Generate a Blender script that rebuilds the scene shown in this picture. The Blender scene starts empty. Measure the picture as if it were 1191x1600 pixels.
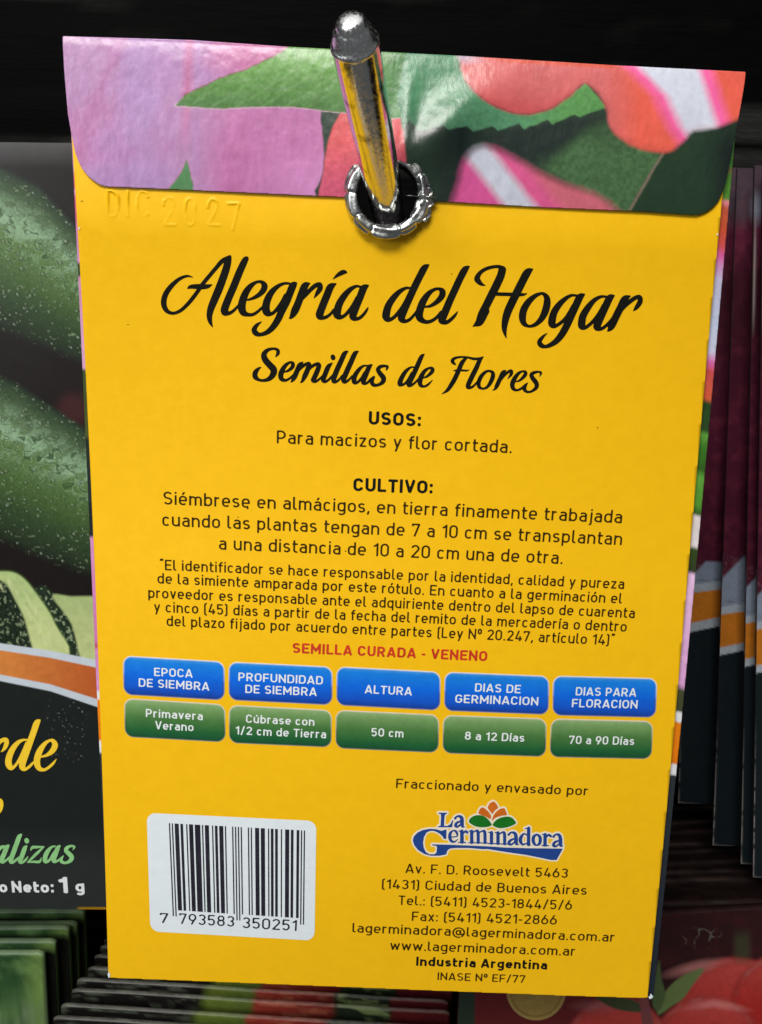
import bpy, math, random
import numpy as np
from mathutils import Vector, Matrix
rng = np.random.default_rng(7)
random.seed(7)

# ------------------------------------------------------------------ camera
# 1 unit = 1 cm.  X right along the packet, Z up along it, -Y out of its back panel.
F, CX, CY = 1500.0, 595.5, 800.0
rx, ry, rz = 0.2268, 0.0010, 0.0302
T = np.array([0.1382, 0.9213, 14.2716])
H_P, W_P = 14.2871, 9.0
def rot(a, b, c):
    ca, sa, cb, sb, cc, sc = math.cos(a), math.sin(a), math.cos(b), math.sin(b), math.cos(c), math.sin(c)
    return (np.array([[1,0,0],[0,ca,-sa],[0,sa,ca]]) @ np.array([[cb,0,sb],[0,1,0],[-sb,0,cb]])
            @ np.array([[cc,-sc,0],[sc,cc,0],[0,0,1]]))
RC = rot(rx, ry, rz)
def o2w(v):                       # (right, down, away) -> (X, Y, Z)
    return np.stack([v[..., 0], v[..., 2], -v[..., 1]], -1)
CAM = o2w(-RC.T @ T)
RIGHT, DOWN, FWD = (o2w(RC[i]) for i in range(3))
scene = bpy.context.scene
cam_d = bpy.data.cameras.new('camera')
cam = bpy.data.objects.new('camera', cam_d)
scene.collection.objects.link(cam)
m = Matrix.Identity(4)
for i in range(3):
    m[i][0], m[i][1], m[i][2], m[i][3] = RIGHT[i], -DOWN[i], -FWD[i], CAM[i]
cam.matrix_world = m
cam_d.sensor_fit = 'HORIZONTAL'; cam_d.sensor_width = 36.0
cam_d.lens = F / 1191 * 36
cam_d.clip_start = 0.1; cam_d.clip_end = 500
cam_d.dof.use_dof = True
cam_d.dof.focus_distance = 13.9
cam_d.dof.aperture_fstop = 1.3
scene.camera = cam

# ------------------------------------------------------------------ light
world = bpy.data.worlds.new('World'); scene.world = world; world.use_nodes = True
bg = world.node_tree.nodes['Background']
bg.inputs[0].default_value = (0.92, 0.96, 1.0, 1); bg.inputs[1].default_value = 0.085
def lamp(name, loc, target, sx, sy, power, col):
    d = bpy.data.lights.new(name, 'AREA'); d.shape = 'RECTANGLE'; d.size = sx; d.size_y = sy
    d.energy = power; d.color = col
    o = bpy.data.objects.new(name, d); scene.collection.objects.link(o)
    o.location = loc
    o.rotation_euler = (Vector(target) - Vector(loc)).to_track_quat('-Z', 'Y').to_euler()
    return o
lamp('unseen_light', (-13, -44, 38), (0, 0, 0), 28, 14, 33500, (1.0, 0.97, 0.92))  # key light, the overhead store lamp
lamp('unseen_light', (-36, -46, 16), (0, 0, -2), 20, 26, 10000, (0.96, 0.98, 1.0))  # fill lamp added at the left, no such source in view
lamp('unseen_light', (0, -22, 62), (0, -4, 0), 90, 60, 13000, (1.0, 0.99, 0.97))  # broad overhead lamp added for reflections in peg tip and eyelet
scene.view_settings.view_transform = 'Standard'; scene.view_settings.look = 'None'
scene.view_settings.exposure = 0.0; scene.view_settings.gamma = 1.0

# ------------------------------------------------------------------ helpers
def lin(r, g=None, b=None):
    c = np.array((r, g, b) if g is not None else r, float) / 255
    return np.where(c <= 0.04045, c / 12.92, ((c + 0.055) / 1.055) ** 2.4)

def ray(x, y):
    x = np.asarray(x, float); y = np.asarray(y, float)
    return (FWD + ((x - CX) / F)[..., None] * RIGHT + ((y - CY) / F)[..., None] * DOWN)

def on_plane(x, y, d):            # where the sight line meets the upright plane Y = d
    r = ray(x, y)
    s = (np.asarray(d) - CAM[1]) / r[..., 1]
    return CAM + r * s[..., None]

def at_depth(x, y, z):            # the point at camera distance z
    return CAM + ray(x, y) * z

HOLE = on_plane(606.0, 306.0, 0.0)
def height(X, Z):                 # how far the paper stands out towards the viewer
    un = X / 4.6; vn = (Z + 0.6) / 7.6
    h = 0.24 * np.cos(np.clip(un, -1, 1) * 1.5) * np.cos(np.clip(vn, -1, 1) * 1.5)
    z1 = np.minimum(Z, 4.7); h = h + 0.029 * np.clip(z1 - 0.2, 0, 9) ** 2 + 0.261 * 0.6 * (1 - np.exp(-np.clip(Z - 4.7, 0, 9) / 0.6))
    h = h + 0.006 * np.sin(X * 1.3 + Z * 0.5) + 0.005 * np.sin(Z * 1.1 - X * 0.4 + 1)
    r2 = (X - HOLE[0]) ** 2 + (Z - HOLE[2]) ** 2
    return h + 0.05 * np.exp(-r2 / 0.9)

def on_sheet(x, y, lift=0.0, hf=height):
    x = np.asarray(x, float); y = np.asarray(y, float)
    P = on_plane(x, y, 0.0)
    for _ in range(5):
        P = on_plane(x, y, -hf(P[..., 0], P[..., 2]))
    P = P.copy(); P[..., 1] -= lift
    return P

_n = {}
def vnoise(x, y, seed=0):         # smooth value noise, 0..1
    k = seed
    if k not in _n: _n[k] = np.random.default_rng(seed + 100).random((256, 256))
    g = _n[k]
    xi = np.floor(x).astype(int); yi = np.floor(y).astype(int)
    fx = x - xi; fy = y - yi
    fx = fx * fx * (3 - 2 * fx); fy = fy * fy * (3 - 2 * fy)
    a = g[xi % 256, yi % 256]; b = g[(xi + 1) % 256, yi % 256]
    c = g[xi % 256, (yi + 1) % 256]; d = g[(xi + 1) % 256, (yi + 1) % 256]
    return (a * (1 - fx) + b * fx) * (1 - fy) + (c * (1 - fx) + d * fx) * fy
def fbm(x, y, s, seed=0, o=4):
    v = 0; a = 0.5; t = 0
    for i in range(o):
        v = v + a * vnoise(x / s * 2 ** i, y / s * 2 ** i, seed + i); t += a; a *= 0.5
    return v / t
def sstep(d, w):                  # 1 where d < 0, 0 where d > 0, soft over w
    return np.clip(0.5 - d / w, 0, 1)
def mixc(c, col, m):
    return c * (1 - m[..., None]) + np.asarray(col) * m[..., None]

# ---- signed distance shapes on a grid
class Field:
    def __init__(s, xs, ys):
        s.xs = np.asarray(xs, float); s.ys = np.asarray(ys, float)
        s.X, s.Y = np.meshgrid(s.xs, s.ys, indexing='ij')
        s.D = np.full(s.X.shape, 1e3)
    def win(s, x0, x1, y0, y1):
        i0 = max(0, np.searchsorted(s.xs, x0) - 1); i1 = min(len(s.xs), np.searchsorted(s.xs, x1) + 1)
        j0 = max(0, np.searchsorted(s.ys, y0) - 1); j1 = min(len(s.ys), np.searchsorted(s.ys, y1) + 1)
        return slice(i0, i1), slice(j0, j1)
    def seg(s, a, b, wa, wb, fa=False, fb=False, pad=4.0):
        hw = max(wa, wb) / 2 + pad
        w = s.win(min(a[0], b[0]) - hw, max(a[0], b[0]) + hw, min(a[1], b[1]) - hw, max(a[1], b[1]) + hw)
        X, Y = s.X[w], s.Y[w]
        if X.size == 0: return
        dx, dy = b[0] - a[0], b[1] - a[1]; L = math.hypot(dx, dy)
        if L < 1e-9: L = 1e-9
        ux, uy = dx / L, dy / L
        al = (X - a[0]) * ux + (Y - a[1]) * uy; pe = np.abs((X - a[0]) * uy - (Y - a[1]) * ux)
        t = np.clip(al / L, 0, 1)
        d = np.hypot(X - a[0] - t * dx, Y - a[1] - t * dy) - (wa + (wb - wa) * t) / 2
        if fa: d = np.where(al < 0, np.maximum(pe - wa / 2, -al), d)
        if fb: d = np.where(al > L, np.maximum(pe - wb / 2, al - L), d)
        s.D[w] = np.minimum(s.D[w], d)
    def stroke(s, pts, w, closed=False, pad=4.0):
        n = len(pts)
        for i in range(n if closed else n - 1):
            s.seg(pts[i], pts[(i + 1) % n], w, w, (not closed) and i == 0, (not closed) and i == n - 2, pad)
    def brush(s, pts, pad=4.0):
        q = catmull(pts)
        for i in range(len(q) - 1):
            s.seg(q[i], q[i + 1], q[i][2], q[i + 1][2], pad=pad)
    def poly(s, P, pad=6.0):
        P = np.asarray(P, float)
        w = s.win(P[:, 0].min() - pad, P[:, 0].max() + pad, P[:, 1].min() - pad, P[:, 1].max() + pad)
        s.D[w] = np.minimum(s.D[w], sd_poly(s.X[w], s.Y[w], P))

def sd_poly(X, Y, P):
    P = np.asarray(P, float); d = np.full(X.shape, 1e9); ins = np.zeros(X.shape, bool)
    n = len(P)
    for i in range(n):
        ax, ay = P[i]; bx, by = P[(i + 1) % n]
        dx, dy = bx - ax, by - ay; L2 = dx * dx + dy * dy + 1e-12
        t = np.clip(((X - ax) * dx + (Y - ay) * dy) / L2, 0, 1)
        d = np.minimum(d, (X - ax - t * dx) ** 2 + (Y - ay - t * dy) ** 2)
        c = (ay > Y) != (by > Y)
        ins ^= c & (X < dx * (Y - ay) / (by - ay + 1e-12) + ax)
    d = np.sqrt(d)
    return np.where(ins, -d, d)

def catmull(pts, k=6, closed=False):
    P = np.asarray(pts, float)
    if len(P) < 3: return P
    out = []; n = len(P)
    for i in range(n if closed else n - 1):
        if closed: p0, p1, p2, p3 = P[(i - 1) % n], P[i], P[(i + 1) % n], P[(i + 2) % n]
        else:
            p1, p2 = P[i], P[i + 1]
            p0 = P[i - 1] if i > 0 else 2 * p1 - p2
            p3 = P[i + 2] if i + 2 < n else 2 * p2 - p1
        for j in range(k):
            t = j / k
            out.append(0.5 * ((2 * p1) + (-p0 + p2) * t + (2 * p0 - 5 * p1 + 4 * p2 - p3) * t * t
                              + (-p0 + 3 * p1 - 3 * p2 + p3) * t ** 3))
    if not closed: out.append(P[-1])
    return np.array(out)

def iso(xs, ys, D):
    """faces covering D < 0 on the grid; returns 2-D verts and faces"""
    nx, ny = D.shape
    ins = D < 0
    c = np.stack([ins[:-1, :-1], ins[1:, :-1], ins[1:, 1:], ins[:-1, 1:]], -1)
    s = c.sum(-1)
    idx = -np.ones(D.shape, int); V = []; Fc = []
    used = np.zeros(D.shape, bool)
    anyc = s > 0
    for di, dj in ((0, 0), (1, 0), (1, 1), (0, 1)):
        used[di:nx - 1 + di, dj:ny - 1 + dj] |= anyc
    used &= ins
    I, J = np.nonzero(used); idx[I, J] = np.arange(len(I))
    V = [(xs[i], ys[j]) for i, j in zip(I.tolist(), J.tolist())]
    I, J = np.nonzero(s == 4)
    full = np.stack([idx[I, J], idx[I + 1, J], idx[I + 1, J + 1], idx[I, J + 1]], -1)
    Fc = full.tolist()
    E = {}
    def cross(i0, j0, i1, j1):
        k = (i0, j0, i1, j1) if (i0, j0) < (i1, j1) else (i1, j1, i0, j0)
        if k in E: return E[k]
        a, b = D[i0, j0], D[i1, j1]; t = a / (a - b); t = min(max(t, 0.02), 0.98)
        V.append((xs[i0] + (xs[i1] - xs[i0]) * t, ys[j0] + (ys[j1] - ys[j0]) * t))
        E[k] = len(V) - 1
        return E[k]
    I, J = np.nonzero((s > 0) & (s < 4))
    for i, j in zip(I.tolist(), J.tolist()):
        cs = ((i, j), (i + 1, j), (i + 1, j + 1), (i, j + 1)); f = []
        for q in range(4):
            a = cs[q]; b = cs[(q + 1) % 4]
            ia, ib = ins[a], ins[b]
            if ia: f.append(int(idx[a]))
            if ia != ib: f.append(cross(*a, *b))
        if len(f) >= 3: Fc.append(f)
    return np.array(V, float).reshape(-1, 2), Fc

# ---- materials
def nodes_of(name):
    mt = bpy.data.materials.new(name); mt.use_nodes = True
    nt = mt.node_tree; b = nt.nodes['Principled BSDF']
    return mt, nt, b
def paper(name, col=None, rough=0.4, attr=False, vary=0.06, bump=0.04, bscale=9.0, spec=0.5, coat=0.0, stretch=(1, 1, 1), coarse=0.0):
    """printed paper: ink colour (flat or from the 'print' attribute), fine grain, fibre bump, sheen"""
    mt, nt, b = nodes_of(name)
    N, L = nt.nodes.new, nt.links.new
    tc = N('ShaderNodeTexCoord'); mp = N('ShaderNodeMapping'); mp.inputs['Scale'].default_value = stretch
    L(tc.outputs['Object'], mp.inputs[0])
    n1 = N('ShaderNodeTexNoise'); n1.inputs['Scale'].default_value = 5.0; n1.inputs['Detail'].default_value = 6
    n1.inputs['Roughness'].default_value = 0.65
    L(mp.outputs[0], n1.inputs[0])
    mr = N('ShaderNodeMapRange'); mr.inputs[1].default_value = 0.3; mr.inputs[2].default_value = 0.7
    mr.inputs[3].default_value = 1 - vary; mr.inputs[4].default_value = 1 + vary * 0.6
    L(n1.outputs[0], mr.inputs[0])
    mx = N('ShaderNodeMix'); mx.data_type = 'RGBA'; mx.blend_type = 'MULTIPLY'; mx.inputs[0].default_value = 1
    if attr:
        a = N('ShaderNodeAttribute'); a.attribute_name = 'print'; L(a.outputs['Color'], mx.inputs[6])
    else:
        mx.inputs[6].default_value = (*col, 1)
    L(mr.outputs[0], mx.inputs[7]); L(mx.outputs[2], b.inputs['Base Color'])
    n2 = N('ShaderNodeTexNoise'); n2.inputs['Scale'].default_value = bscale; n2.inputs['Detail'].default_value = 5
    n2.inputs['Roughness'].default_value = 0.6; L(mp.outputs[0], n2.inputs[0])
    bp = N('ShaderNodeBump'); bp.inputs['Strength'].default_value = 1.0; bp.inputs['Distance'].default_value = bump * 0.1
    L(n2.outputs[0], bp.inputs['Height'])
    if coarse:
        n3 = N('ShaderNodeTexNoise'); n3.inputs['Scale'].default_value = 1.6; n3.inputs['Detail'].default_value = 2
        L(tc.outputs['Object'], n3.inputs[0])
        b2 = N('ShaderNodeBump'); b2.inputs['Strength'].default_value = 1.0; b2.inputs['Distance'].default_value = coarse
        L(n3.outputs[0], b2.inputs['Height']); L(b2.outputs[0], bp.inputs['Normal'])
    L(bp.outputs[0], b.inputs['Normal'])
    r2 = N('ShaderNodeMapRange'); r2.inputs[3].default_value = rough * 0.85; r2.inputs[4].default_value = rough * 1.2
    L(n1.outputs[0], r2.inputs[0]); L(r2.outputs[0], b.inputs['Roughness'])
    b.inputs['Specular IOR Level'].default_value = spec
    b.inputs['Coat Weight'].default_value = coat; b.inputs['Coat Roughness'].default_value = 0.25
    return mt
def metal(name, col, rough, bump=0.01, stretch=(1, 1, 1), scale=6):
    mt, nt, b = nodes_of(name)
    N, L = nt.nodes.new, nt.links.new
    tc = N('ShaderNodeTexCoord'); mp = N('ShaderNodeMapping'); mp.inputs['Scale'].default_value = stretch
    L(tc.outputs['Object'], mp.inputs[0])
    n = N('ShaderNodeTexNoise'); n.inputs['Scale'].default_value = scale; n.inputs['Detail'].default_value = 6
    L(mp.outputs[0], n.inputs[0])
    r = N('ShaderNodeMapRange'); r.inputs[1].default_value = 0.35; r.inputs[2].default_value = 0.75
    r.inputs[3].default_value = rough * 0.6; r.inputs[4].default_value = rough * 1.8
    L(n.outputs[0], r.inputs[0]); L(r.outputs[0], b.inputs['Roughness'])
    bp = N('ShaderNodeBump'); bp.inputs['Strength'].default_value = 1; bp.inputs['Distance'].default_value = bump
    L(n.outputs[0], bp.inputs['Height']); L(bp.outputs[0], b.inputs['Normal'])
    n3 = N('ShaderNodeTexNoise'); n3.inputs['Scale'].default_value = 4; n3.inputs['Detail'].default_value = 8
    L(tc.outputs['Object'], n3.inputs[0])
    cr = N('ShaderNodeValToRGB'); cr.color_ramp.elements[0].position = 0.30; cr.color_ramp.elements[1].position = 0.42
    cr.color_ramp.elements[0].color = (*[c * 0.35 for c in col], 1); cr.color_ramp.elements[1].color = (*col, 1)
    L(n3.outputs[0], cr.inputs[0]); L(cr.outputs[0], b.inputs['Base Color'])
    b.inputs['Metallic'].default_value = 1
    return mt

# ---- objects
COL = scene.collection
def mesh_obj(name, V, Fc, mat, parent=None, cols=None, smooth=False):
    me = bpy.data.meshes.new(name)
    me.from_pydata(np.asarray(V, float).tolist(), [], Fc if isinstance(Fc, list) else Fc.tolist())
    if cols is not None:
        a = me.color_attributes.new('print', 'FLOAT_COLOR', 'POINT')
        c = np.ones((len(V), 4), np.float32); c[:, :3] = cols
        a.data.foreach_set('color', c.ravel())
    if smooth: me.polygons.foreach_set('use_smooth', [True] * len(me.polygons))
    me.materials.append(mat); me.update()
    o = bpy.data.objects.new(name, me); COL.objects.link(o)
    if parent is not None:
        o.parent = parent
        if parent.type == 'EMPTY': o.matrix_parent_inverse = Matrix.Translation(-parent.location)
    return o
def thing(name, loc, label, cat, group=None):
    o = bpy.data.objects.new(name, None); COL.objects.link(o); o.location = loc
    o.empty_display_size = 0.5
    return tag(o, label, cat, group)
def tag(o, label, cat, group=None):
    o['label'] = label; o['category'] = cat
    if group: o['group'] = group
    return o
# ------------------------------------------------------------------ lettering: a narrow engineering sans drawn stroke by stroke
XH = 0.73
def arc(cx, cy, ax, ay, a0, a1, n=10):
    return [(cx + ax * math.cos(math.radians(a0 + (a1 - a0) * i / n)), cy + ay * math.sin(math.radians(a0 + (a1 - a0) * i / n))) for i in range(n + 1)]
def rr(x0, y0, x1, y1, r=None):
    if r is None: r = (x1 - x0) / 2
    ry_ = min(r * 1.05, (y1 - y0) / 2)
    return (arc(x1 - r, y1 - ry_, r, ry_, 0, 90, 6) + arc(x0 + r, y1 - ry_, r, ry_, 90, 180, 6)
            + arc(x0 + r, y0 + ry_, r, ry_, 180, 270, 6) + arc(x1 - r, y0 + ry_, r, ry_, 270, 360, 6))
def glyph(ch, w):
    """strokes [(points, closed)], width; cap height = 1"""
    h = w / 2; k = (w - 0.125) * 0.9            # bold letters run a little wider
    def B(W): W += k; return W, h, W - h, W / 2, (W - w) / 2
    b, t, xt = h, 1 - h, XH - h
    S = []
    def o(p): S.append((p, False))
    def c(p): S.append((p, True))
    W = 0.5 + k
    if ch in 'éáíóú':
        base = {'é': 'e', 'á': 'a', 'í': 'ı', 'ó': 'o', 'ú': 'u'}[ch]
        S, W = glyph(base, w); S = list(S)
        cx = W / 2
        S.append(([(cx - 0.03, XH + 0.09), (cx + 0.09, XH + 0.27)], False)); return S, W
    if ch == 'A': W, l, r, cx, R = B(.66); o([(l * .75, 0), (cx - h * .35, t + h * .1), (cx + h * .35, t + h * .1), (W - l * .75, 0)]); o([(W * .22, .26), (W * .78, .26)])
    elif ch == 'B':
        W, l, r, cx, R = B(.60); m = .53; ru = (t - m) / 2; rl = (m - b) / 2
        c([(l, b), (l, t)] + arc(r - .03 - ru, t - ru, ru, ru, 90, -90) + [(l, m)] + arc(r - rl, b + rl, rl, rl, 90, -90)); o([(l, m), (l + .1, m)])
    elif ch == 'C': W, l, r, cx, R = B(.60); o(arc(cx, t - R, R, R, 12, 180) + arc(cx, b + R, R, R, 180, 348))
    elif ch == 'D': W, l, r, cx, R = B(.62); q = .24; c([(l, b), (l, t)] + arc(r - q, t - q, q, q, 90, 0, 6) + arc(r - q, b + q, q, q, 0, -90, 6))
    elif ch == 'E': W, l, r, cx, R = B(.54); o([(W, t), (l, t), (l, b), (W, b)]); o([(l, .51), (W - .06, .51)])
    elif ch == 'F': W, l, r, cx, R = B(.53); o([(W, t), (l, t), (l, 0)]); o([(l, .47), (W - .06, .47)])
    elif ch == 'G': W, l, r, cx, R = B(.62); o(arc(cx, t - R, R, R, 15, 180) + arc(cx, b + R, R, R, 180, 360) + [(r, .47), (cx + .02, .47)])
    elif ch == 'I': W, l, r, cx, R = w, h, w - h, h, 0; W = w; o([(h, 0), (h, 1)])
    elif ch == 'L': W, l, r, cx, R = B(.50); o([(l, 1), (l, b), (W, b)])
    elif ch == 'M': W, l, r, cx, R = B(.76); o([(l, 0), (l, t - .02), (cx, .30), (r, t - .02), (r, 0)]); o([(l, .5), (l, 1)]); o([(r, .5), (r, 1)])
    elif ch == 'N': W, l, r, cx, R = B(.64); o([(l, 0), (l, t - .03), (r, b + .03), (r, 1)]); o([(l, .5), (l, 1)]); o([(r, .5), (r, 0)])
    elif ch == 'O': W, l, r, cx, R = B(.62); c(rr(l, b, r, t))
    elif ch == 'P': W, l, r, cx, R = B(.58); m = .40; q = (t - m) / 2; o([(l, 0), (l, t)] + arc(r - q, t - q, q, q, 90, -90) + [(l, m)])
    elif ch == 'R': W, l, r, cx, R = B(.61); m = .44; q = (t - m) / 2; o([(l, 0), (l, t)] + arc(r - .02 - q, t - q, q, q, 90, -90) + [(l, m)]); o([(W * .52, m), (r, 0)])
    elif ch == 'S': W, l, r, cx, R = B(.58); q = (t - b) / 4; o(arc(cx, t - q, R, q, 28, 270, 14) + arc(cx, b + q, R, q, 90, -152, 14))
    elif ch == 'T': W, l, r, cx, R = B(.56); o([(0, t), (W, t)]); o([(cx, t), (cx, 0)])
    elif ch == 'U': W, l, r, cx, R = B(.61); o([(l, 1)] + arc(cx, b + R, R, R, 180, 360) + [(r, 1)])
    elif ch == 'V': W, l, r, cx, R = B(.62); o([(l * .8, 1), (cx - h * .2, b), (cx + h * .2, b), (W - l * .8, 1)])
    elif ch == 'X': W, l, r, cx, R = B(.6); o([(l, 1), (r, 0)]); o([(r, 1), (l, 0)])
    elif ch == 'a':
        W, l, r, cx, R = B(.50); m = .43; q = (m - b) / 2
        o([(r, 0), (r, xt - R * .75)] + arc(cx, xt - R * .8, R, R * .8, 0, 145, 8)); o([(r, m)] + arc(l + q, b + q, q, q, 90, 270, 8) + [(r - .06, b), (r, b + .08)])
    elif ch == 'b': W, l, r, cx, R = B(.53); o([(l, 0), (l, 1)]); c(rr(l, b, r, xt))
    elif ch == 'c': W, l, r, cx, R = B(.49); o(arc(cx, xt - R, R, R, 35, 180) + arc(cx, b + R, R, R, 180, 325))
    elif ch == 'd': W, l, r, cx, R = B(.53); o([(r, 0), (r, 1)]); c(rr(l, b, r, xt))
    elif ch == 'e': W, l, r, cx, R = B(.53); o([(l, .36), (r, .36)] + arc(cx, xt - R, R, R, 0, 180) + arc(cx, b + R, R, R, 180, 318))
    elif ch == 'f': W, l, r, cx, R = B(.33); o([(.14, 0)] + arc(.14 + .14, t - .14, .14, .14, 180, 90, 5) + [(W, t)]); o([(0, xt), (W, xt)])
    elif ch == 'g': W, l, r, cx, R = B(.53); c(rr(l, b + .02, r, xt)); o([(r, XH)] + arc(cx, -.06, R, .14, 0, -140, 10))
    elif ch == 'h': W, l, r, cx, R = B(.53); o([(l, 0), (l, 1)]); o([(l, xt - R * .9)] + arc(cx, xt - R, R, R, 170, 0) + [(r, 0)])
    elif ch in 'iı':
        W = w + .02; o([(W / 2, 0), (W / 2, XH)])
        if ch == 'i': o([(W / 2, .86), (W / 2, .86 + max(w * .95, .12))])
    elif ch == 'j': W = w + .09; x = W - h; o([(x, XH)] + arc(x - .12, -.08, .12, .13, 0, -80, 6)); o([(x, .86), (x, .98)])
    elif ch == 'l': W = w + .12; o([(h, 1)] + arc(h + .12, b + .13, .12, .13, 180, 270, 6) + [(W, b)])
    elif ch == 'm': W, l, r, cx, R = B(.82); q = (r - l) / 4; o([(l, 0), (l, XH)]); o([(l, xt - q)] + arc(l + q, xt - q, q, q, 170, 0) + [(l + 2 * q, 0)]); o([(l + 2 * q, xt - q)] + arc(l + 3 * q, xt - q, q, q, 170, 0) + [(r, 0)])
    elif ch == 'n': W, l, r, cx, R = B(.53); o([(l, 0), (l, XH)]); o([(l, xt - R * .9)] + arc(cx, xt - R, R, R, 170, 0) + [(r, 0)])
    elif ch == 'o': W, l, r, cx, R = B(.53); c(rr(l, b, r, xt))
    elif ch == 'p': W, l, r, cx, R = B(.53); o([(l, -.24), (l, XH)]); c(rr(l, b, r, xt))
    elif ch == 'q': W, l, r, cx, R = B(.53); o([(r, -.24), (r, XH)]); c(rr(l, b, r, xt))
    elif ch == 'r': W, l, r, cx, R = B(.36); o([(l, 0), (l, XH)]); o([(l, xt - .14)] + arc(l + .17, xt - .16, .17, .16, 170, 60, 6))
    elif ch == 's': W, l, r, cx, R = B(.47); q = (xt - b) / 4; o(arc(cx, xt - q, R, q, 30, 270, 12) + arc(cx, b + q, R, q, 90, -150, 12))
    elif ch == 't': W, l, r, cx, R = B(.33); o([(.12, .95)] + arc(.12 + .13, b + .13, .13, .13, 180, 270, 6) + [(W, b)]); o([(0, xt), (W, xt)])
    elif ch == 'u': W, l, r, cx, R = B(.53); o([(l, XH)] + arc(cx, b + R, R, R, 180, 350) + [(r, b + R)]); o([(r, 0), (r, XH)])
    elif ch == 'v': W, l, r, cx, R = B(.50); o([(l * .8, XH), (cx, b * .6), (W - l * .8, XH)])
    elif ch == 'w': W, l, r, cx, R = B(.76); o([(l * .8, XH), (W * .28, b * .7), (cx, XH - .1), (W * .72, b * .7), (W - l * .8, XH)])
    elif ch == 'x': W, l, r, cx, R = B(.50); o([(l, XH), (r, 0)]); o([(r, XH), (l, 0)])
    elif ch == 'y': W, l, r, cx, R = B(.50); o([(l * .8, XH), (cx, .03)]); o([(W - l * .8, XH), (W * .30, -.24)])
    elif ch == 'z': W, l, r, cx, R = B(.47); o([(0, xt), (r - .02, xt), (l + .02, b), (W, b)])
    elif ch == '0': W, l, r, cx, R = B(.56); c(rr(l, b, r, t))
    elif ch == '1': W, l, r, cx, R = B(.34); o([(r, 0), (r, 1)]); o([(r, t - .02), (.03, .74)])
    elif ch == '2': W, l, r, cx, R = B(.56); o(arc(cx, t - R, R, R, 165, -38, 12) + [(l + .01, b), (W, b)])
    elif ch == '3': W, l, r, cx, R = B(.55); m = .52; q = (t - m) / 2; s = (m - b) / 2; o(arc(cx, t - q, R * .95, q, 155, -90, 12)); o(arc(cx, b + s, R, s, 90, -155, 12))
    elif ch == '4': W, l, r, cx, R = B(.58); o([(W * .52, 1), (l + .01, .24), (W, .24)]); o([(W * .72, .50), (W * .72, 0)])
    elif ch == '5': W, l, r, cx, R = B(.55); o([(r, t), (l + .02, t), (l + .01, .52)] + arc(cx - .01, .33, R, .27, 125, -150, 14))
    elif ch == '6': W, l, r, cx, R = B(.56); c(rr(l, b, r, .62)); o([(l + .015, .42), (cx + .06, 1)])
    elif ch == '7': W, l, r, cx, R = B(.53); o([(h * .7, .78), (h * .7, t), (r, t), (W * .34, 0)])
    elif ch == '8': W, l, r, cx, R = B(.56); c(rr(l + .03, .51, r - .03, t)); c(rr(l, b, r, .55))
    elif ch == '9': W, l, r, cx, R = B(.56); c(rr(l, .38, r, t)); o([(r - .015, .58), (cx - .06, 0)])
    elif ch == '.': W = w + .02; o([(W / 2, 0), (W / 2, w * 1.1)])
    elif ch == ',': W = w + .02; o([(W / 2 + .02, w * 1.1), (W / 2 - .04, -.13)])
    elif ch == ':': W = w + .02; o([(W / 2, .02), (W / 2, .02 + w * 1.1)]); o([(W / 2, .52), (W / 2, .52 + w * 1.1)])
    elif ch == '-': W = .30; o([(0, .40), (.30, .40)])
    elif ch == '(': W = .24; o([(W, 1.03), (h + .02, .92), (h + .02, .0), (W, -.11)])
    elif ch == ')': W = .24; o([(0, 1.03), (W - h - .02, .92), (W - h - .02, .0), (0, -.11)])
    elif ch == '/': W = .44; o([(h, -.04), (W - h, 1.04)])
    elif ch == 'º': W = .34; c(rr(h * .8, .56, W - h * .8, 1 - h * .6))
    elif ch == '“': W = .30; o([(.12, 1.08), (.05, .88)]); o([(.26, 1.08), (.19, .88)])
    elif ch == '”': W = .30; o([(.12, 1.12), (.05, .90)]); o([(.26, 1.12), (.19, .90)])
    elif ch == '@':
        W = 1.0; o(arc(.5, .38, .44, .50, -60, 290, 24)); c(rr(.32, .16, .62, .60)); o([(.64, .64), (.64, .2), (.78, .16), (.9, .3)])
    return S, W
_g = {}
def glyph_mesh(ch, w):
    k = (ch, round(w, 3))
    if k not in _g:
        S, W = glyph(ch, w); st = 0.05 if w < .17 else 0.055
        f = Field(np.arange(-0.12, W + 0.16, st), np.arange(-0.32, 1.20, st))
        for pts, cl in S: f.stroke(pts, w, cl, pad=0.12)
        V, Fc = iso(f.xs, f.ys, f.D)
        _g[k] = (V, Fc, W)
    return _g[k]
def set_line(txt, w, track=0.135, space=0.34):
    VV = []; FF = []; n = 0; x = 0.0; first = True
    for ch in txt:
        if ch == ' ': x += space; continue
        V, Fc, W = glyph_mesh(ch, w)
        V = V.copy(); V[:, 0] += x
        VV.append(V); FF += [[a + n for a in f] for f in Fc]; n += len(V)
        x += W + track
    return np.concatenate(VV), FF, x - track

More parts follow.
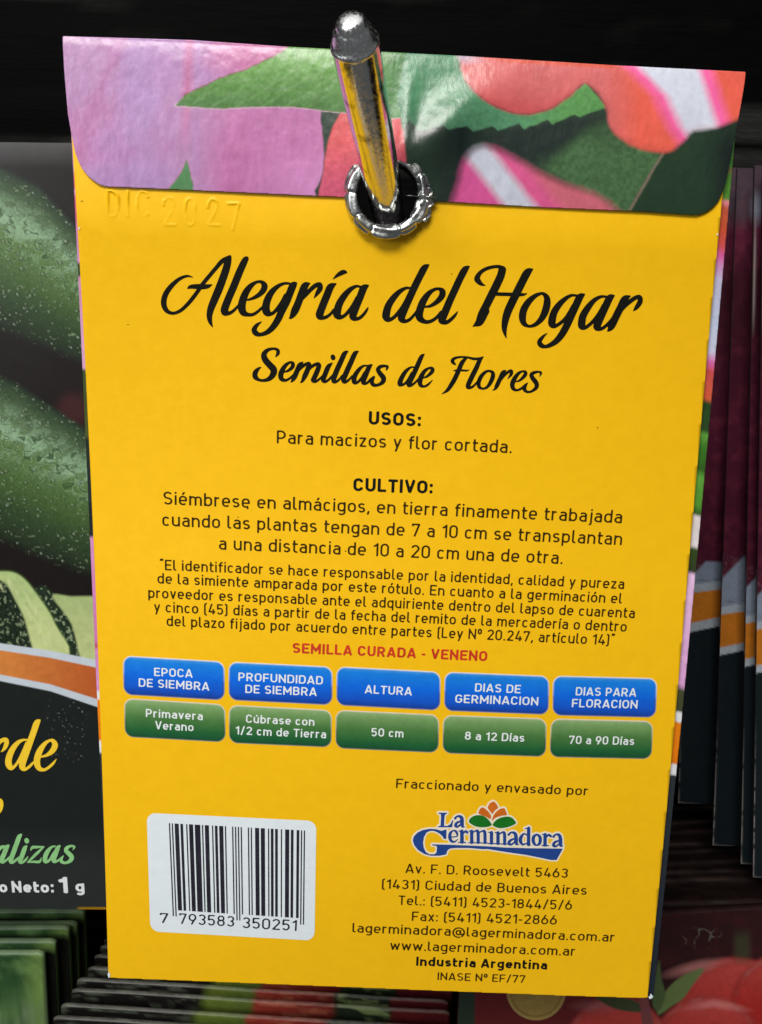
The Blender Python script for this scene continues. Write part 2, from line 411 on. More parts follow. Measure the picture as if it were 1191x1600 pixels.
INK_LIFT = 0.004
def text_line(txt, xl, yl, xr, yr, cap, mat, parent, w=0.125, name='text_line', place=on_sheet, lift=INK_LIFT, vslant=None):
    V, Fc, W = set_line(txt, w)
    # square-up in the sheet's own plane: baseline from two points, up at right angles to it
    A = on_plane(xl, yl, 0.0); B = on_plane(xr, yr, 0.0)
    e = (B - A); L = np.linalg.norm(e); e = e / L
    up = np.array([-e[2], 0, e[0]])
    mid = (A + B) / 2
    # cap height in cm from its height in the picture
    q = mid + up * 0.1
    def px(P):
        d = P - CAM; z = d @ FWD; return CX + F * (d @ RIGHT) / z, CY + F * (d @ DOWN) / z
    dpx = math.hypot(px(q)[0] - px(mid)[0], px(q)[1] - px(mid)[1]) / 0.1
    ch = cap / dpx
    P = A + (V[:, :1] * (L / W)) * e + (V[:, 1:] * ch) * up
    d = P - CAM; z = d @ FWD
    X, Y = CX + F * (d @ RIGHT) / z, CY + F * (d @ DOWN) / z
    return mesh_obj(name, place(X, Y, lift), Fc, mat, parent)

def brushwork(name, groups, step, mat, parent, place=on_sheet, lift=INK_LIFT, grow=0.0, polys=(), strokes=()):
    """groups: (ox, oy, scale, [brush strokes in enlarged trace units])"""
    allp = []
    conv = []
    for ox, oy, s, L in groups:
        for st in L:
            q = [(ox + x / s, oy + y / s, w / s + grow * 2) for x, y, w in st]; conv.append(q); allp += [(a, b, c) for a, b, c in q]
    pol = []
    for ox, oy, s, L, smooth in polys:
        for p in L:
            q = np.array([(ox + x / s, oy + y / s) for x, y in p])
            if smooth: q = catmull(q, 5, True)
            pol.append(q); allp += [(a, b, 2) for a, b in q]
    A = np.array(allp); m = A[:, 2].max() / 2 + grow + 2
    f = Field(np.arange(A[:, 0].min() - m, A[:, 0].max() + m, step), np.arange(A[:, 1].min() - m, A[:, 1].max() + m, step))
    for q in conv: f.brush(q, pad=3)
    for q in pol:
        w = f.win(q[:, 0].min() - 6, q[:, 0].max() + 6, q[:, 1].min() - 6, q[:, 1].max() + 6)
        f.D[w] = np.minimum(f.D[w], sd_poly(f.X[w], f.Y[w], q) - grow)
    V, Fc = iso(f.xs, f.ys, f.D)
    return mesh_obj(name, place(V[:, 0], V[:, 1], lift), Fc, mat, parent)

# ---- traced script lettering (x, y, pen width) in enlarged units
A_ = (240, 390, 7.444, [
 [(455,320,10),(400,306,26),(340,320,36),(270,362,46),(190,442,58),(135,530,64),(118,620,66),(138,688,58),(180,728,44),(240,738,36),(310,710,40),(380,650,44),(450,570,46),(520,475,46),(570,400,46),(640,315,46),(720,220,46),(800,130,50),(885,76,28)],
 [(898,72,14),(868,120,78),(848,210,86),(808,330,90),(755,470,92),(700,600,88),(665,690,80),(650,770,66),(660,840,46),(687,898,10)],
 [(395,452,10),(430,432,44),(500,428,58),(580,430,60),(635,424,46),(682,405,8)],
 [(1098,92,16),(1066,120,70),(1004,250,84),(935,420,86),(875,560,86),(832,670,88),(826,715,88),(838,738,62),(890,735,42),(940,700,34),(985,650,26)]])
EG = (360, 410, 7.444, [
 [(205,435,24),(270,412,38),(340,370,56),(388,315,70),(396,265,70),(365,228,42),(310,226,34),(240,270,58),(180,350,80),(145,440,88),(132,520,92),(150,580,78),(200,605,48),(260,605,38),(320,570,34),(372,520,28)],
 [(685,243,28),(620,245,34),(545,282,50),(475,352,72),(430,440,84),(413,520,90),(420,570,90),(445,598,58),(500,585,40),(560,520,44),(610,450,50),(640,380,40)],
 [(768,238,20),(728,270,82),(690,360,88),(650,460,88),(600,560,84),(555,660,80),(500,745,72),(430,810,56),(350,838,44),(298,822,64),(277,780,60),(312,725,40),(363,688,10)],
 [(920,243,20),(868,272,80),(830,360,86),(790,470,86),(748,565,86),(712,630,46),(685,650,12)],
 [(820,440,30),(870,380,50),(930,318,50),(990,268,52),(1040,256,54),(1044,300,62),(1015,350,50),(975,414,10)]])
IA = (480, 410, 7.444, [
 [(332,248,20),(272,285,80),(235,370,86),(190,480,88),(155,570,90),(145,615,88),(165,643,50),(220,635,40),(270,600,34),(310,550,30)],
 [(303,192,10),(345,155,36),(400,120,56),(438,110,44),(464,120,8)],
 [(625,283,26),(570,276,34),(500,315,56),(430,390,74),(375,480,84),(352,560,90),(348,605,90),(378,635,58),(430,620,40),(490,560,44),(540,490,46),(580,410,40)],
 [(712,266,18),(658,300,80),(620,390,86),(575,500,86),(540,590,88),(533,630,82),(558,655,50),(610,645,40),(660,600,36),(695,550,28),(710,522,10)]])
DEL = (590, 400, 7.444, [
 [(380,372,26),(330,372,34),(260,410,54),(190,480,72),(130,570,82),(105,650,90),(100,705,88),(125,740,54),(180,720,42),(240,660,44),(300,580,48),(345,490,40)],
 [(598,100,14),(545,140,76),(490,240,82),(430,360,84),(370,490,86),(320,600,88),(285,690,86),(280,730,80),(318,757,46),(370,740,38),(420,690,34),(455,640,26)],
 [(560,590,24),(620,577,38),(690,532,56),(745,470,72),(756,415,72),(725,384,40),(670,385,36),(600,430,58),(540,510,80),(505,590,88),(485,670,90),(495,725,80),(550,762,50),(610,760,42),(680,720,38),(740,650,34)],
 [(1068,118,14),(1015,160,76),(960,260,82),(900,390,84),(840,520,86),(790,640,88),(755,720,92),(752,752,80),(798,770,50),(850,740,42),(900,690,34),(932,645,12)]])
HO = (720, 400, 7.444, [
 [(287,342,8),(240,325,40),(205,290,64),(190,258,66),(225,195,48),(290,150,42),(370,126,38),(440,122,40),(490,140,50)],
 [(484,158,90),(465,230,92),(420,330,94),(360,450,94),(300,570,92),(245,680,92),(208,762,70),(140,822,8)],
 [(300,640,70),(235,770,60),(185,805,30)],
 [(838,150,14),(776,190,86),(720,290,92),(660,410,94),(600,530,94),(550,640,92),(520,740,82),(508,830,64),(513,890,42),(530,955,8)],
 [(390,440,42),(580,445,42),(700,448,38),(745,444,24),(774,432,6)],
 [(940,432,32),(870,460,50),(790,530,74),(735,620,84),(718,710,84),(735,780,62),(790,815,34),(860,800,46),(930,740,66),(980,650,84),(1005,550,84),(1000,480,66),(965,440,40),(940,432,32)]])
GAR = (840, 430, 7.006, [
 [(435,222,24),(370,220,32),(300,260,50),(230,330,68),(180,410,78),(160,490,84),(160,535,78),(190,556,44),(240,530,38),(300,480,42),(350,410,44),(390,330,36)],
 [(514,208,16),(464,240,76),(420,330,82),(370,440,82),(320,550,80),(270,640,76),(210,715,66),(140,763,50),(80,780,40),(36,762,56),(22,725,50),(57,675,34),(107,632,8)],
 [(750,232,24),(690,235,34),(620,275,50),(555,350,70),(500,440,80),(485,510,84),(486,555,78),(520,572,44),(570,540,38),(630,480,42),(680,410,44),(720,330,36)],
 [(840,222,16),(790,250,76),(745,340,82),(700,440,82),(660,530,84),(652,568,76),(690,586,42),(740,560,36),(800,500,36),(850,440,40)],
 [(1012,228,18),(954,260,72),(910,350,80),(860,450,82),(815,545,80),(790,590,44),(765,612,10)],
 [(905,400,34),(960,330,48),(1020,280,48),(1080,242,46),(1120,242,50),(1122,290,58),(1085,350,46),(1048,390,8)]])
SEM = (385, 535, 7.444, [
 [(340,168,10),(368,125,42),(362,86,38),(310,72,30),(245,90,44),(205,140,64),(220,200,74),(270,260,76),(315,310,80),(315,360,74),(275,415,56),(215,440,38),(150,435,34),(105,400,60),(105,350,58),(140,305,34),(172,287,8)],
 [(440,345,16),(490,325,32),(535,285,46),(540,245,44),(510,230,28),(460,262,44),(420,320,58),(400,380,62),(412,425,52),(455,440,34),(500,420,28),(545,380,24)],
 [(658,229,14),(622,262,54),(590,330,58),(560,400,58),(535,445,30),(517,460,10)],
 [(590,345,26),(650,280,38),(705,247,38),(730,255,52),(715,310,58),(680,390,58),(650,450,30),(628,466,10)],
 [(710,335,26),(760,280,36),(820,250,40),(845,265,52),(830,320,58),(795,400,58),(778,440,54),(810,452,32),(855,420,26),(892,383,22)],
 [(1000,238,12),(955,280,54),(920,360,58),(895,430,58),(918,456,34),(960,430,28),(1002,383,22)],
 [(1006,166,54),(1010,178,56)],
 [(1182,100,12),(1142,130,54),(1100,220,60),(1050,330,62),(1015,430,60),(1033,460,34),(1075,435,28),(1117,383,22)]])
LAS = (500, 535, 7.444, [
 [(448,102,12),(407,130,54),(365,220,60),(315,330,62),(275,430,60),(293,462,34),(335,435,28),(378,388,22)],
 [(552,268,18),(500,275,28),(450,320,46),(405,390,56),(398,452,58),(428,468,32),(480,420,32),(520,350,30)],
 [(608,257,12),(573,285,52),(540,360,58),(508,440,58),(508,470,48),(545,472,30),(590,430,30),(628,400,28)],
 [(770,325,10),(785,285,34),(760,273,30),(705,280,42),(675,315,48),(700,360,56),(738,410,60),(730,460,50),(670,495,34),(620,490,46),(605,450,46),(637,400,12)]])
DEF = (610, 540, 7.94, [
 [(295,266,18),(250,270,26),(190,320,48),(140,400,58),(118,465,62),(132,487,40),(180,470,30),(230,410,34),(265,340,30)],
 [(422,105,12),(385,140,52),(340,240,60),(290,350,62),(245,440,62),(228,483,56),(258,492,34),(310,455,28),(345,415,24)],
 [(410,400,16),(460,377,32),(515,325,48),(522,290,48),(490,275,28),(430,310,44),(385,380,60),(368,440,62),(375,488,48),(420,506,30),(470,480,28),(522,428,10)],
 [(815,236,10),(785,215,38),(770,185,44),(800,155,34),(870,140,26),(960,145,26),(1030,162,34),(1090,160,30),(1158,134,6)],
 [(945,150,28),(890,210,54),(850,300,58),(810,390,58),(765,470,56),(710,550,42),(636,602,6)],
 [(783,312,10),(830,303,24),(900,306,26),(950,309,20),(982,298,6)],
 [(1148,140,18),(1110,180,50),(1065,280,60),(1010,390,62),(965,490,58),(972,520,42),(1020,510,30),(1070,460,26),(1102,418,22)]])
LOR = (725, 540, 8.822, [
 [(350,345,30),(300,360,40),(240,420,56),(205,500,58),(210,565,50),(260,592,30),(320,570,40),(370,500,56),(400,420,60),(395,370,48),(350,345,30)],
 [(578,340,14),(537,370,54),(500,450,58),(455,550,58),(425,600,28),(392,614,8)],
 [(505,480,26),(560,405,36),(620,355,40),(655,350,44),(650,395,44),(602,460,8)],
 [(720,495,16),(770,477,32),(835,415,52),(850,370,48),(815,352,28),(755,380,44),(700,450,62),(668,530,66),(680,590,52),(730,613,32),(790,590,34),(850,540,34),(882,510,10)],
 [(1045,425,10),(1062,375,34),(1030,360,28),(970,370,44),(930,400,54),(950,450,62),(1000,520,64),(995,580,52),(930,630,34),(870,635,36),(835,600,54),(850,550,38),(882,510,10)]])
RDE = (0, 1110, 9.162, [
 [(-60,560,60),(-20,470,56),(40,425,58),(90,425,60),(92,480,66),(60,550,46),(15,596,8)],
 [(390,424,26),(330,425,34),(260,460,58),(190,540,80),(140,640,90),(120,730,94),(133,795,88),(165,832,50),(220,790,40),(280,700,44),(340,580,50),(380,470,40)],
 [(575,138,14),(528,180,84),(485,300,88),(435,440,90),(385,580,92),(335,720,92),(318,805,88),(350,846,48),(410,815,40),(475,750,34)],
 [(590,665,24),(670,642,44),(750,580,76),(788,500,82),(760,440,58),(710,432,36),(640,480,58),(570,580,86),(535,680,92),(530,760,90),(560,830,70),(630,852,42),(700,815,40),(760,760,36),(806,700,10)]])
OO = (0, 1230, 7.94, [[(-30,150,30),(5,170,50),(14,215,56),(5,275,50),(-12,315,30)]])
ALI = (0, 1230, 7.94, [
 [(75,738,26),(20,745,40),(-25,785,50),(-60,850,56)],
 [(112,720,14),(82,750,56),(50,830,58),(20,900,58),(33,930,40),(80,905,28),(122,868,24)],
 [(268,585,16),(237,620,54),(200,720,58),(160,830,58),(133,915,54),(162,932,34),(215,890,28),(242,868,20)],
 [(335,727,12),(307,760,52),(275,850,56),(248,915,54),(273,936,34),(320,900,28),(347,862,10)],
 [(330,660,56),(334,672,56)],
 [(380,790,8),(400,750,34),(450,745,34),(545,740,16)],
 [(535,748,20),(440,840,36),(345,932,18)],
 [(345,932,14),(420,926,28),(490,925,32),(514,878,8)],
 [(685,733,18),(640,745,30),(590,800,52),(560,870,56),(563,922,48),(610,910,30),(660,830,30),(700,770,24)],
 [(748,724,12),(718,755,52),(690,830,56),(665,900,56),(682,926,36),(730,905,26),(780,862,22)],
 [(905,778,10),(922,742,28),(880,730,28),(830,755,44),(820,790,50),(860,830,56),(890,870,56),(870,915,46),(810,940,32),(765,925,40),(760,890,38),(788,852,10)]])
# ------------------------------------------------------------------ materials
YEL = (0.91, 0.512, 0.004)
M_yellow = paper('yellow_card', YEL, rough=0.46, vary=0.035, bump=0.016, bscale=16, spec=0.30, coarse=0.008)
M_print = paper('printed_card', attr=True, rough=0.36, vary=0.10, bump=0.03, bscale=14, spec=0.5)
M_gloss = paper('glossy_flap', attr=True, rough=0.29, vary=0.10, bump=0.042, bscale=9.5, spec=0.52, stretch=(1.5, 1, 0.7))
M_ink = paper('black_ink', (0.008, 0.008, 0.006), rough=0.55, vary=0.3, spec=0.12)
M_brown = paper('brown_ink', (0.045, 0.024, 0.003), rough=0.5, vary=0.4, spec=0.12)
M_red = paper('red_ink', (0.60, 0.034, 0.008), rough=0.5, vary=0.2)
M_white = paper('white_ink', (0.78, 0.82, 0.84), rough=0.45, vary=0.05)
M_label = paper('white_label', (0.76, 0.83, 0.87), rough=0.45, vary=0.03)
M_bar = paper('bar_ink', (0.016, 0.015, 0.028), rough=0.5, vary=0.5)
M_blue = paper('blue_ink', (0.012, 0.055, 0.27), rough=0.45, vary=0.15)
M_cream = paper('cream_outline', (0.86, 0.78, 0.62), rough=0.45, vary=0.05)
M_orange = paper('orange_ink', (0.62, 0.14, 0.008), rough=0.45, vary=0.15)
M_leaf = paper('green_ink', (0.006, 0.17, 0.012), rough=0.45, vary=0.2)
M_titley = paper('yellow_ink', (0.95, 0.62, 0.03), rough=0.4, vary=0.05)
M_titleg = paper('pale_green_ink', (0.28, 0.60, 0.24), rough=0.4, vary=0.15)
M_chrome = metal('chrome', (0.80, 0.80, 0.78), 0.13, bump=0.0012, stretch=(5, .35, 5), scale=5)
M_tin = metal('tin', (0.66, 0.68, 0.66), 0.26, bump=0.008, scale=9)
M_cap = metal('worn_chrome', (0.90, 0.91, 0.90), 0.25, bump=0.005, stretch=(4, 1.2, 4), scale=9)
M_dark = metal('shaded_tin', (0.10, 0.09, 0.10), 0.35, bump=0.004)  # dark colour stands in for the shade inside the eyelet

# ------------------------------------------------------------------ the seed packet, back side out
PK = thing('seed_packet', (0, 0, -H_P / 2), 'large yellow seed packet with flowered flap, lettering and barcode, hanging on the chrome peg', 'seed packet')
TOP = [(99,57),(300,63),(440,73),(600,81.5),(740,89),(950,102),(1164,113)]
yL = [(99,57),(109,188),(118.5,239),(121,305),(124,410),(127,462),(131,541),(134,620),(138,705),(143,810),(150,915),(154,1020),(156,1079),(158.5,1157),(160,1180),(161.5,1262),(166,1420),(169,1528)]
yR = [(1013,1560),(1019,1487),(1031,1375),(1045,1225),(1056,1112),(1065,1020),(1074,915),(1084,810),(1092,705),(1101,620),(1106,547),(1114,450),(1122,376),(1128,310),(1143,184),(1150,114)]
yB = [(300,1533),(500,1541),(700,1549),(880,1556)]
HC, HR = (605.5, 304.5), 57.0
# pressed-in date: DIC 2027
def em(pts): return [(150 + x / 4.9625, 280 + y / 4.9625) for x, y in pts]
E_ST = [em(catmull(p, 4)[:, :2] if len(p) > 3 else p) for p in [
 [(92,80),(92,290)], [(92,92),(130,92),(168,125),(174,180),(170,240),(140,285),(92,290)], [(247,85),(247,290)],
 [(402,140),(385,104),(352,98),(325,140),(318,210),(335,275),(375,292),(408,262)],
 [(524,205),(530,165),(565,140),(603,168),(592,235),(530,350)], [(530,352),(622,354)],
 [(692,250),(700,175),(730,150),(762,175),(770,250),(762,330),(730,356),(700,330),(692,250)],
 [(868,222),(876,178),(905,152),(940,182),(928,245),(872,350)], [(872,352),(965,356)],
 [(1020,187),(1110,187)], [(1110,187),(1060,395)]]]
exs = np.arange(155, 388, 1.1); eys = np.arange(286, 374, 1.1)
ef = Field(exs, eys)
for st in E_ST: ef.stroke(st, 3.6, pad=6)
EMB = 0.030 * np.clip(0.5 - ef.D / 4.0, 0, 1) ** 1.3 * (0.22 + 0.78 * np.clip((330 - ef.Y) / 22, 0, 1)) * np.clip(0.25 + 2.2 * (fbm(ef.X, ef.Y, 17, 14, 2) - .25), 0.15, 1)
def emboss(x, y):
    fx = (x - exs[0]) / 1.1; fy = (y - eys[0]) / 1.1
    i = np.clip(np.floor(fx).astype(int), 0, len(exs) - 2); j = np.clip(np.floor(fy).astype(int), 0, len(eys) - 2)
    u = np.clip(fx - i, 0, 1); v = np.clip(fy - j, 0, 1)
    e = (EMB[i, j] * (1-u) + EMB[i+1, j] * u) * (1-v) + (EMB[i, j+1] * (1-u) + EMB[i+1, j+1] * u) * v
    ok = (x > exs[0]) & (x < exs[-1]) & (y > eys[0]) & (y < eys[-1])
    return np.where(ok, e, 0)

def sheet(name, poly, xs, ys, mat, parent, lift=0.0, extra=None, hole=None, paint=None, skirt=0.02, smooth=True):
    f = Field(xs, ys)
    D = sd_poly(f.X, f.Y, poly)
    if hole is not None: D = np.maximum(D, hole[2] - np.hypot(f.X - hole[0], f.Y - hole[1]))
    V, Fc = iso(f.xs, f.ys, D)
    P = on_sheet(V[:, 0], V[:, 1], lift)
    if extra is not None: P[:, 1] -= extra(V[:, 0], V[:, 1])
    cols = paint(V[:, 0], V[:, 1]) if paint else None
    if skirt:
        ec = {}
        for q in Fc:
            for a, b in zip(q, q[1:] + q[:1]):
                ec[(a, b)] = 1
        bd = [(a, b) for (a, b) in ec if (b, a) not in ec]
        mp = {}; ex = []
        for a, b in bd:
            for k in (a, b):
                if k not in mp: mp[k] = len(P) + len(ex); ex.append(P[k] + np.array([0, skirt, 0]))
        Fc = Fc + [[b, a, mp[a], mp[b]] for a, b in bd]
        P = np.concatenate([P, np.array(ex)])
        if cols is not None:
            inv = np.array(list(mp.keys())); cols = np.concatenate([cols, cols[inv]])
    return mesh_obj(name, P, Fc, mat, parent, cols, smooth)

xs = np.unique(np.concatenate([np.arange(92, 156, 6), exs, np.arange(388, 1175, 6)]))
ys = np.unique(np.concatenate([np.arange(50, 284, 6), eys, np.arange(376, 1516, 6), np.arange(1518, 1570, 1.5)]))
def straighten(P, y0, y1):          # cut paper edges are smooth lines
    P = np.array(P, float); q = np.polyfit(P[:, 1], P[:, 0], 3)
    return [(float(np.polyval(q, y)), float(y)) for y in np.linspace(y0, y1, 24)]
yL = [TOP[0]] + straighten(yL, 120, 1528); yR = straighten(yR, 1560, 124)
poly_y = [(x, y + 9) for x, y in TOP[1:-1][::-1] + [TOP[0]]] + yL[1:] + yB + yR
back = sheet('back_panel', poly_y, xs, ys, M_yellow, PK, 0.0, extra=emboss, hole=(*HC, HR - 4), skirt=0.025)

# front sheet: its printed border wraps round and shows along both sides
fL = [(100,58),(109,200),(113,279),(117.6,357),(121,423),(124,515),(127,578),(128,620),(132.5,705),(136.5,810),(140,915),(146,1020),(148,1079),(152,1157),(158,1178),(160,1262),(165,1420),(170,1529)]
fR = [(1022,1562),(1032,1487),(1043,1375),(1056,1225),(1067,1124),(1078,1020),(1089,902),(1097,810),(1107,705),(1116,620),(1131,450),(1142,303),(1149,230),(1153,184),(1162,114)]
fL = [fL[0]] + straighten(fL, 120, 1529); fR = straighten(fR, 1562, 124)
sR = [(150,(70,120,50)),(248,(70,125,45)),(253,(120,95,60)),(262,(75,130,45)),(300,(80,135,45)),(306,(220,130,140)),(316,(185,85,60)),(350,(200,80,45)),(378,(215,85,85)),(392,(225,100,170)),(410,(215,150,205)),(432,(200,195,225)),(500,(195,205,230)),(545,(205,205,230)),(562,(225,110,180)),(578,(205,80,80)),(622,(215,95,60)),(629,(40,70,30)),(672,(45,75,35)),(680,(95,160,60)),(700,(60,120,35)),(735,(50,95,30)),(748,(95,160,60)),(790,(85,150,50)),(806,(50,90,30)),(812,(225,215,215)),(858,(230,220,222)),(864,(50,75,30)),(898,(50,60,32)),(904,(228,190,226)),(1080,(222,165,215)),(1090,(70,75,45)),(1122,(65,70,40)),(1127,(225,228,230)),(1139,(225,228,230)),(1142,(232,130,10)),(1206,(228,120,5)),(1209,(225,225,228)),(1224,(220,222,226)),(1228,(42,48,52)),(1600,(28,36,50))]
sL = [(150,(190,125,170)),(268,(185,120,160)),(276,(185,75,110)),(292,(190,80,110)),(298,(205,150,190)),(306,(200,90,120)),(340,(200,100,125)),(350,(205,125,175)),(408,(215,150,205)),(412,(50,75,50)),(429,(50,70,50)),(433,(205,140,180)),(575,(215,165,205)),(580,(60,80,45)),(680,(75,85,30)),(690,(30,40,35)),(786,(28,38,38)),(792,(18,28,30)),(838,(20,30,35)),(843,(205,140,190)),(1005,(200,115,175)),(1012,(180,70,90)),(1017,(205,130,190)),(1080,(210,150,205)),(1084,(225,225,230)),(1094,(228,228,230)),(1097,(235,130,15)),(1159,(230,125,10)),(1162,(228,226,225)),(1177,(225,225,225)),(1181,(45,48,50)),(1600,(45,50,55))]
def paint_strip(x, y):
    w = y + 3 * (fbm(x, y, 8, 3) - 0.5)
    out = np.zeros((len(x), 3))
    for tab, m in ((sR, x > 600), (sL, x <= 600)):
        k = np.array([a for a, _ in tab], float); c = np.array([lin(*b) for _, b in tab])
        for i in range(3): out[m, i] = np.interp(w[m] - (0.25 * (x[m] - 1100) if tab is sR else 0), k, c[:, i])
    return out * (0.9 + 0.2 * fbm(x, y, 4, 9))[:, None]
fx = np.unique(np.concatenate([np.arange(92, 180, 2.2), np.arange(180, 990, 30), np.arange(990, 1175, 2.2)]))
front = sheet('front_panel', TOP[1:-1][::-1] + [TOP[0]] + fL[1:] + [(300,1531.5),(500,1539.5),(700,1547.5),(880,1554.5)] + fR, fx, np.arange(50, 1570, 2.2), M_print, PK, -0.06, hole=(*HC, HR - 4), paint=paint_strip, skirt=0.03)
# narrow torn corner tufts of bare paper
for cx, cy, r in ((170.5, 1523, 3.2), (1017, 1558, 4.2), (124, 357, 1.8), (1121, 366, 2.0)):
    f = Field(np.arange(cx - 9, cx + 9, 0.5), np.arange(cy - 9, cy + 9, 0.5))
    D = np.hypot((f.X - cx) * 1.4, (f.Y - cy) * .8) - r * (0.0 + 1.6 * fbm(f.X, f.Y, 3.0, int(cx)))
    V, Fc = iso(f.xs, f.ys, D)
    mesh_obj('torn_paper', on_sheet(V[:, 0], V[:, 1], 0.012), Fc, M_label, PK)

# ------------------------------------------------------------------ folded-over flap with its flower print
def soft(x, y, P, w, s=5): return sstep(sd_poly(x, y, catmull(P, s, True) if s else P), w)
def paint_flap(x0, y0):
    x = x0 + 3 * (fbm(x0, y0, 9, 1) - .5); y = y0 + 3 * (fbm(x0, y0, 9, 2) - .5)
    n1 = fbm(x0, y0, 60, 4); n2 = fbm(x0, y0, 5, 5); n3 = fbm(x0 + y0 * .6, y0 * .3, 12, 6)
    c = np.tile(lin(40, 58, 46), (len(x), 1))
    c = mixc(c, lin(20, 32, 30), np.clip((x - 660) / 60, 0, 1) * np.clip((760 - x) / 40, 0, 1))
    # far leaf, right
    P = [(838,252),(880,228),(940,178),(960,205),(1010,232),(1040,236),(1110,200),(1175,180),(1150,280),(1120,345),(1060,350),(950,335),(895,292)]
    vx = 1034 - (y - 240) * 0.58
    lf = np.tile(lin(66, 98, 62), (len(x), 1)) * (0.65 + 0.7 * n2)[:, None]
    lf = mixc(lf, lin(34, 56, 38), sstep(vx - x, 10))
    lf = mixc(lf, lin(22, 32, 30), np.clip((x - 1095) / 40, 0, 1))
    lf = mixc(lf, lin(36, 55, 40), np.clip((235 - y) / 50, 0, 1) * .8)
    lf = mixc(lf, lin(128, 108, 98), sstep(np.abs(x - vx) - 2.2, 3) * .8)
    c = mixc(c, lf, soft(x, y, P, 14))
    c = mixc(c, lin(28, 38, 36), soft(x, y, [(740,215),(800,200),(940,180),(900,215),(850,262),(800,245)], 22) * .8)
    # lower white and pink petal
    P = [(700,350),(706,316),(716,284),(722,258),(735,238),(752,229),(772,232),(800,245),(840,268),(880,287),(930,304),(965,330),(975,350)]
    u = x - (744 + (y - 238) * .78)
    pc = np.tile(lin(192, 96, 112), (len(x), 1))
    pc = mixc(pc, lin(205, 84, 135), sstep(np.abs(u - 40) - 22, 26))
    pc = mixc(pc, lin(200, 80, 140), sstep(u + 18, 20))
    pc = mixc(pc, lin(188, 192, 206), sstep(np.abs(u - 2) - 24, 20))
    pc = mixc(pc, lin(120, 50, 70), sstep(np.abs(sd_poly(x, y, catmull(P, 4, True))) - 2, 18) * .5)
    c = mixc(c, pc, soft(x, y, P, 15))
    # lilac petals, left
    lc = np.tile(lin(184, 140, 184), (len(x), 1))
    lc = mixc(lc, lin(190, 118, 170), np.clip((n1 - .45) * 3.0, 0, 1) * .7)
    lc = mixc(lc, lin(192, 112, 165), np.clip((x - 300) / 60, 0, 1) * .75)
    lc = mixc(lc, lin(176, 146, 198), np.clip((fbm(x0, y0, 110, 47, 2) - .48) * 5, 0, 1) * .6)
    lc = mixc(lc, lin(205, 140, 190), np.clip((x - 380) / 120, 0, 1) * np.clip((y - 230) / 50, 0, 1))
    lc = mixc(lc, lin(200, 98, 142), sstep(np.abs(x - 297 + (y - 60) * .04) - 5, 16) * np.clip((260 - y) / 120, 0, 1) * .8)
    lc = mixc(lc, lin(180, 104, 160), sstep(np.abs(x - 185 + (y - 80) * .45) - 4, 22) * np.clip((250 - y) / 120, 0, 1) * .7)
    lc = mixc(lc, lin(198, 110, 155), np.clip((130 - y) / 30, 0, 1) * np.clip((x - 300) / 40, 0, 1) * .6)
    lc = mixc(lc, lin(212, 178, 205), sstep(np.abs(y - (64 + (x - 110) * .055)) - 3, 7) * np.clip((260 - x) / 100, 0, 1) * .6)
    lc = lc * 0.88 * np.array([1.0, .95, 1.0]) * (0.92 + 0.16 * fbm(x0 * 1.5 + y0 * .2, y0 * .25, 6, 8))[:, None]
    c = mixc(c, lc, soft(x, y, [(60,20),(300,20),(500,60),(501,178),(506,225),(505,266),(492,299),(468,335),(60,345)], 2.5, 4))
    c = mixc(c, lin(200, 60, 110), sstep(np.abs(sd_poly(x, y, [(293,250),(283,272),(262,297),(304,303),(300,275)])) - .6, 1.5) * .5)
    c = mixc(c, lin(80, 128, 82), soft(x, y, [(293,250),(283,272),(262,299),(258,312),(306,312),(300,275)], 2, 0))
    # crimson petal behind the peg
    pc = mixc(np.tile(lin(204, 84, 88), (len(x), 1)), lin(196, 84, 112), np.clip((y - 220) / 70, 0, 1))
    c = mixc(c, pc * (0.85 + .3 * n2)[:, None], soft(x, y, [(545,170),(523,195),(512,228),(507,262),(506,330),(622,330),(622,170)], 3, 4))
    # first leaf
    P = [(274,166),(290,148),(315,137),(345,122),(380,111),(410,98),(440,82),(462,66),(560,60),(670,66),(660,130),(640,184),(600,188),(537,177),(500,173),(450,168),(400,168),(345,171),(300,168)]
    sd = sd_poly(x, y, P)
    g = mixc(np.tile(lin(98, 148, 68), (len(x), 1)), lin(68, 112, 50), np.clip((y - 105) / 60, 0, 1))
    g = mixc(g, lin(62, 118, 56), np.clip((x - 560) / 60, 0, 1))
    g = g * (0.78 + 0.44 * n2)[:, None] * (0.9 + .2 * n3)[:, None]
    vn_ = np.abs(y - (166 - (x - 275) * .17)); g = mixc(g, lin(70, 112, 58), sstep(vn_ - 1.5, 4) * .35)
    vs = np.abs(((x + (y - 150) * 1.6) % 38) - 19); g = mixc(g, lin(128, 170, 104), sstep(vs - 2, 7) * .28)
    c = mixc(c, g, sstep(sd, 3))
    c = mixc(c, lin(120, 60, 60), sstep(np.abs(sd) - .8, 1.6) * (y < 150) * .8)
    c = mixc(c, lin(205, 175, 185), sstep(np.abs(sd - .5) - .8, 1.6) * (y > 160) * .7)
    # second leaf, saw edged
    P = [(640,60),(722,70),(728,130),(750,155),(775,170),(800,178),(825,181),(850,175),(870,166),(890,150),(915,130),(946,168),(905,184),(897,179),(862,195),(856,187),(818,203),(811,193),(778,205),(770,198),(738,207),(728,199),(700,206),(690,199),(655,208),(640,190),(628,205),(622,150)]
    g = mixc(np.tile(lin(78, 132, 96), (len(x), 1)), lin(86, 142, 78), np.clip((x - 800) / 80, 0, 1))
    g = mixc(g, lin(60, 104, 78), np.clip((y - 150) / 60, 0, 1) * np.clip((780 - x) / 100, 0, 1)) * (0.8 + .4 * n2)[:, None]
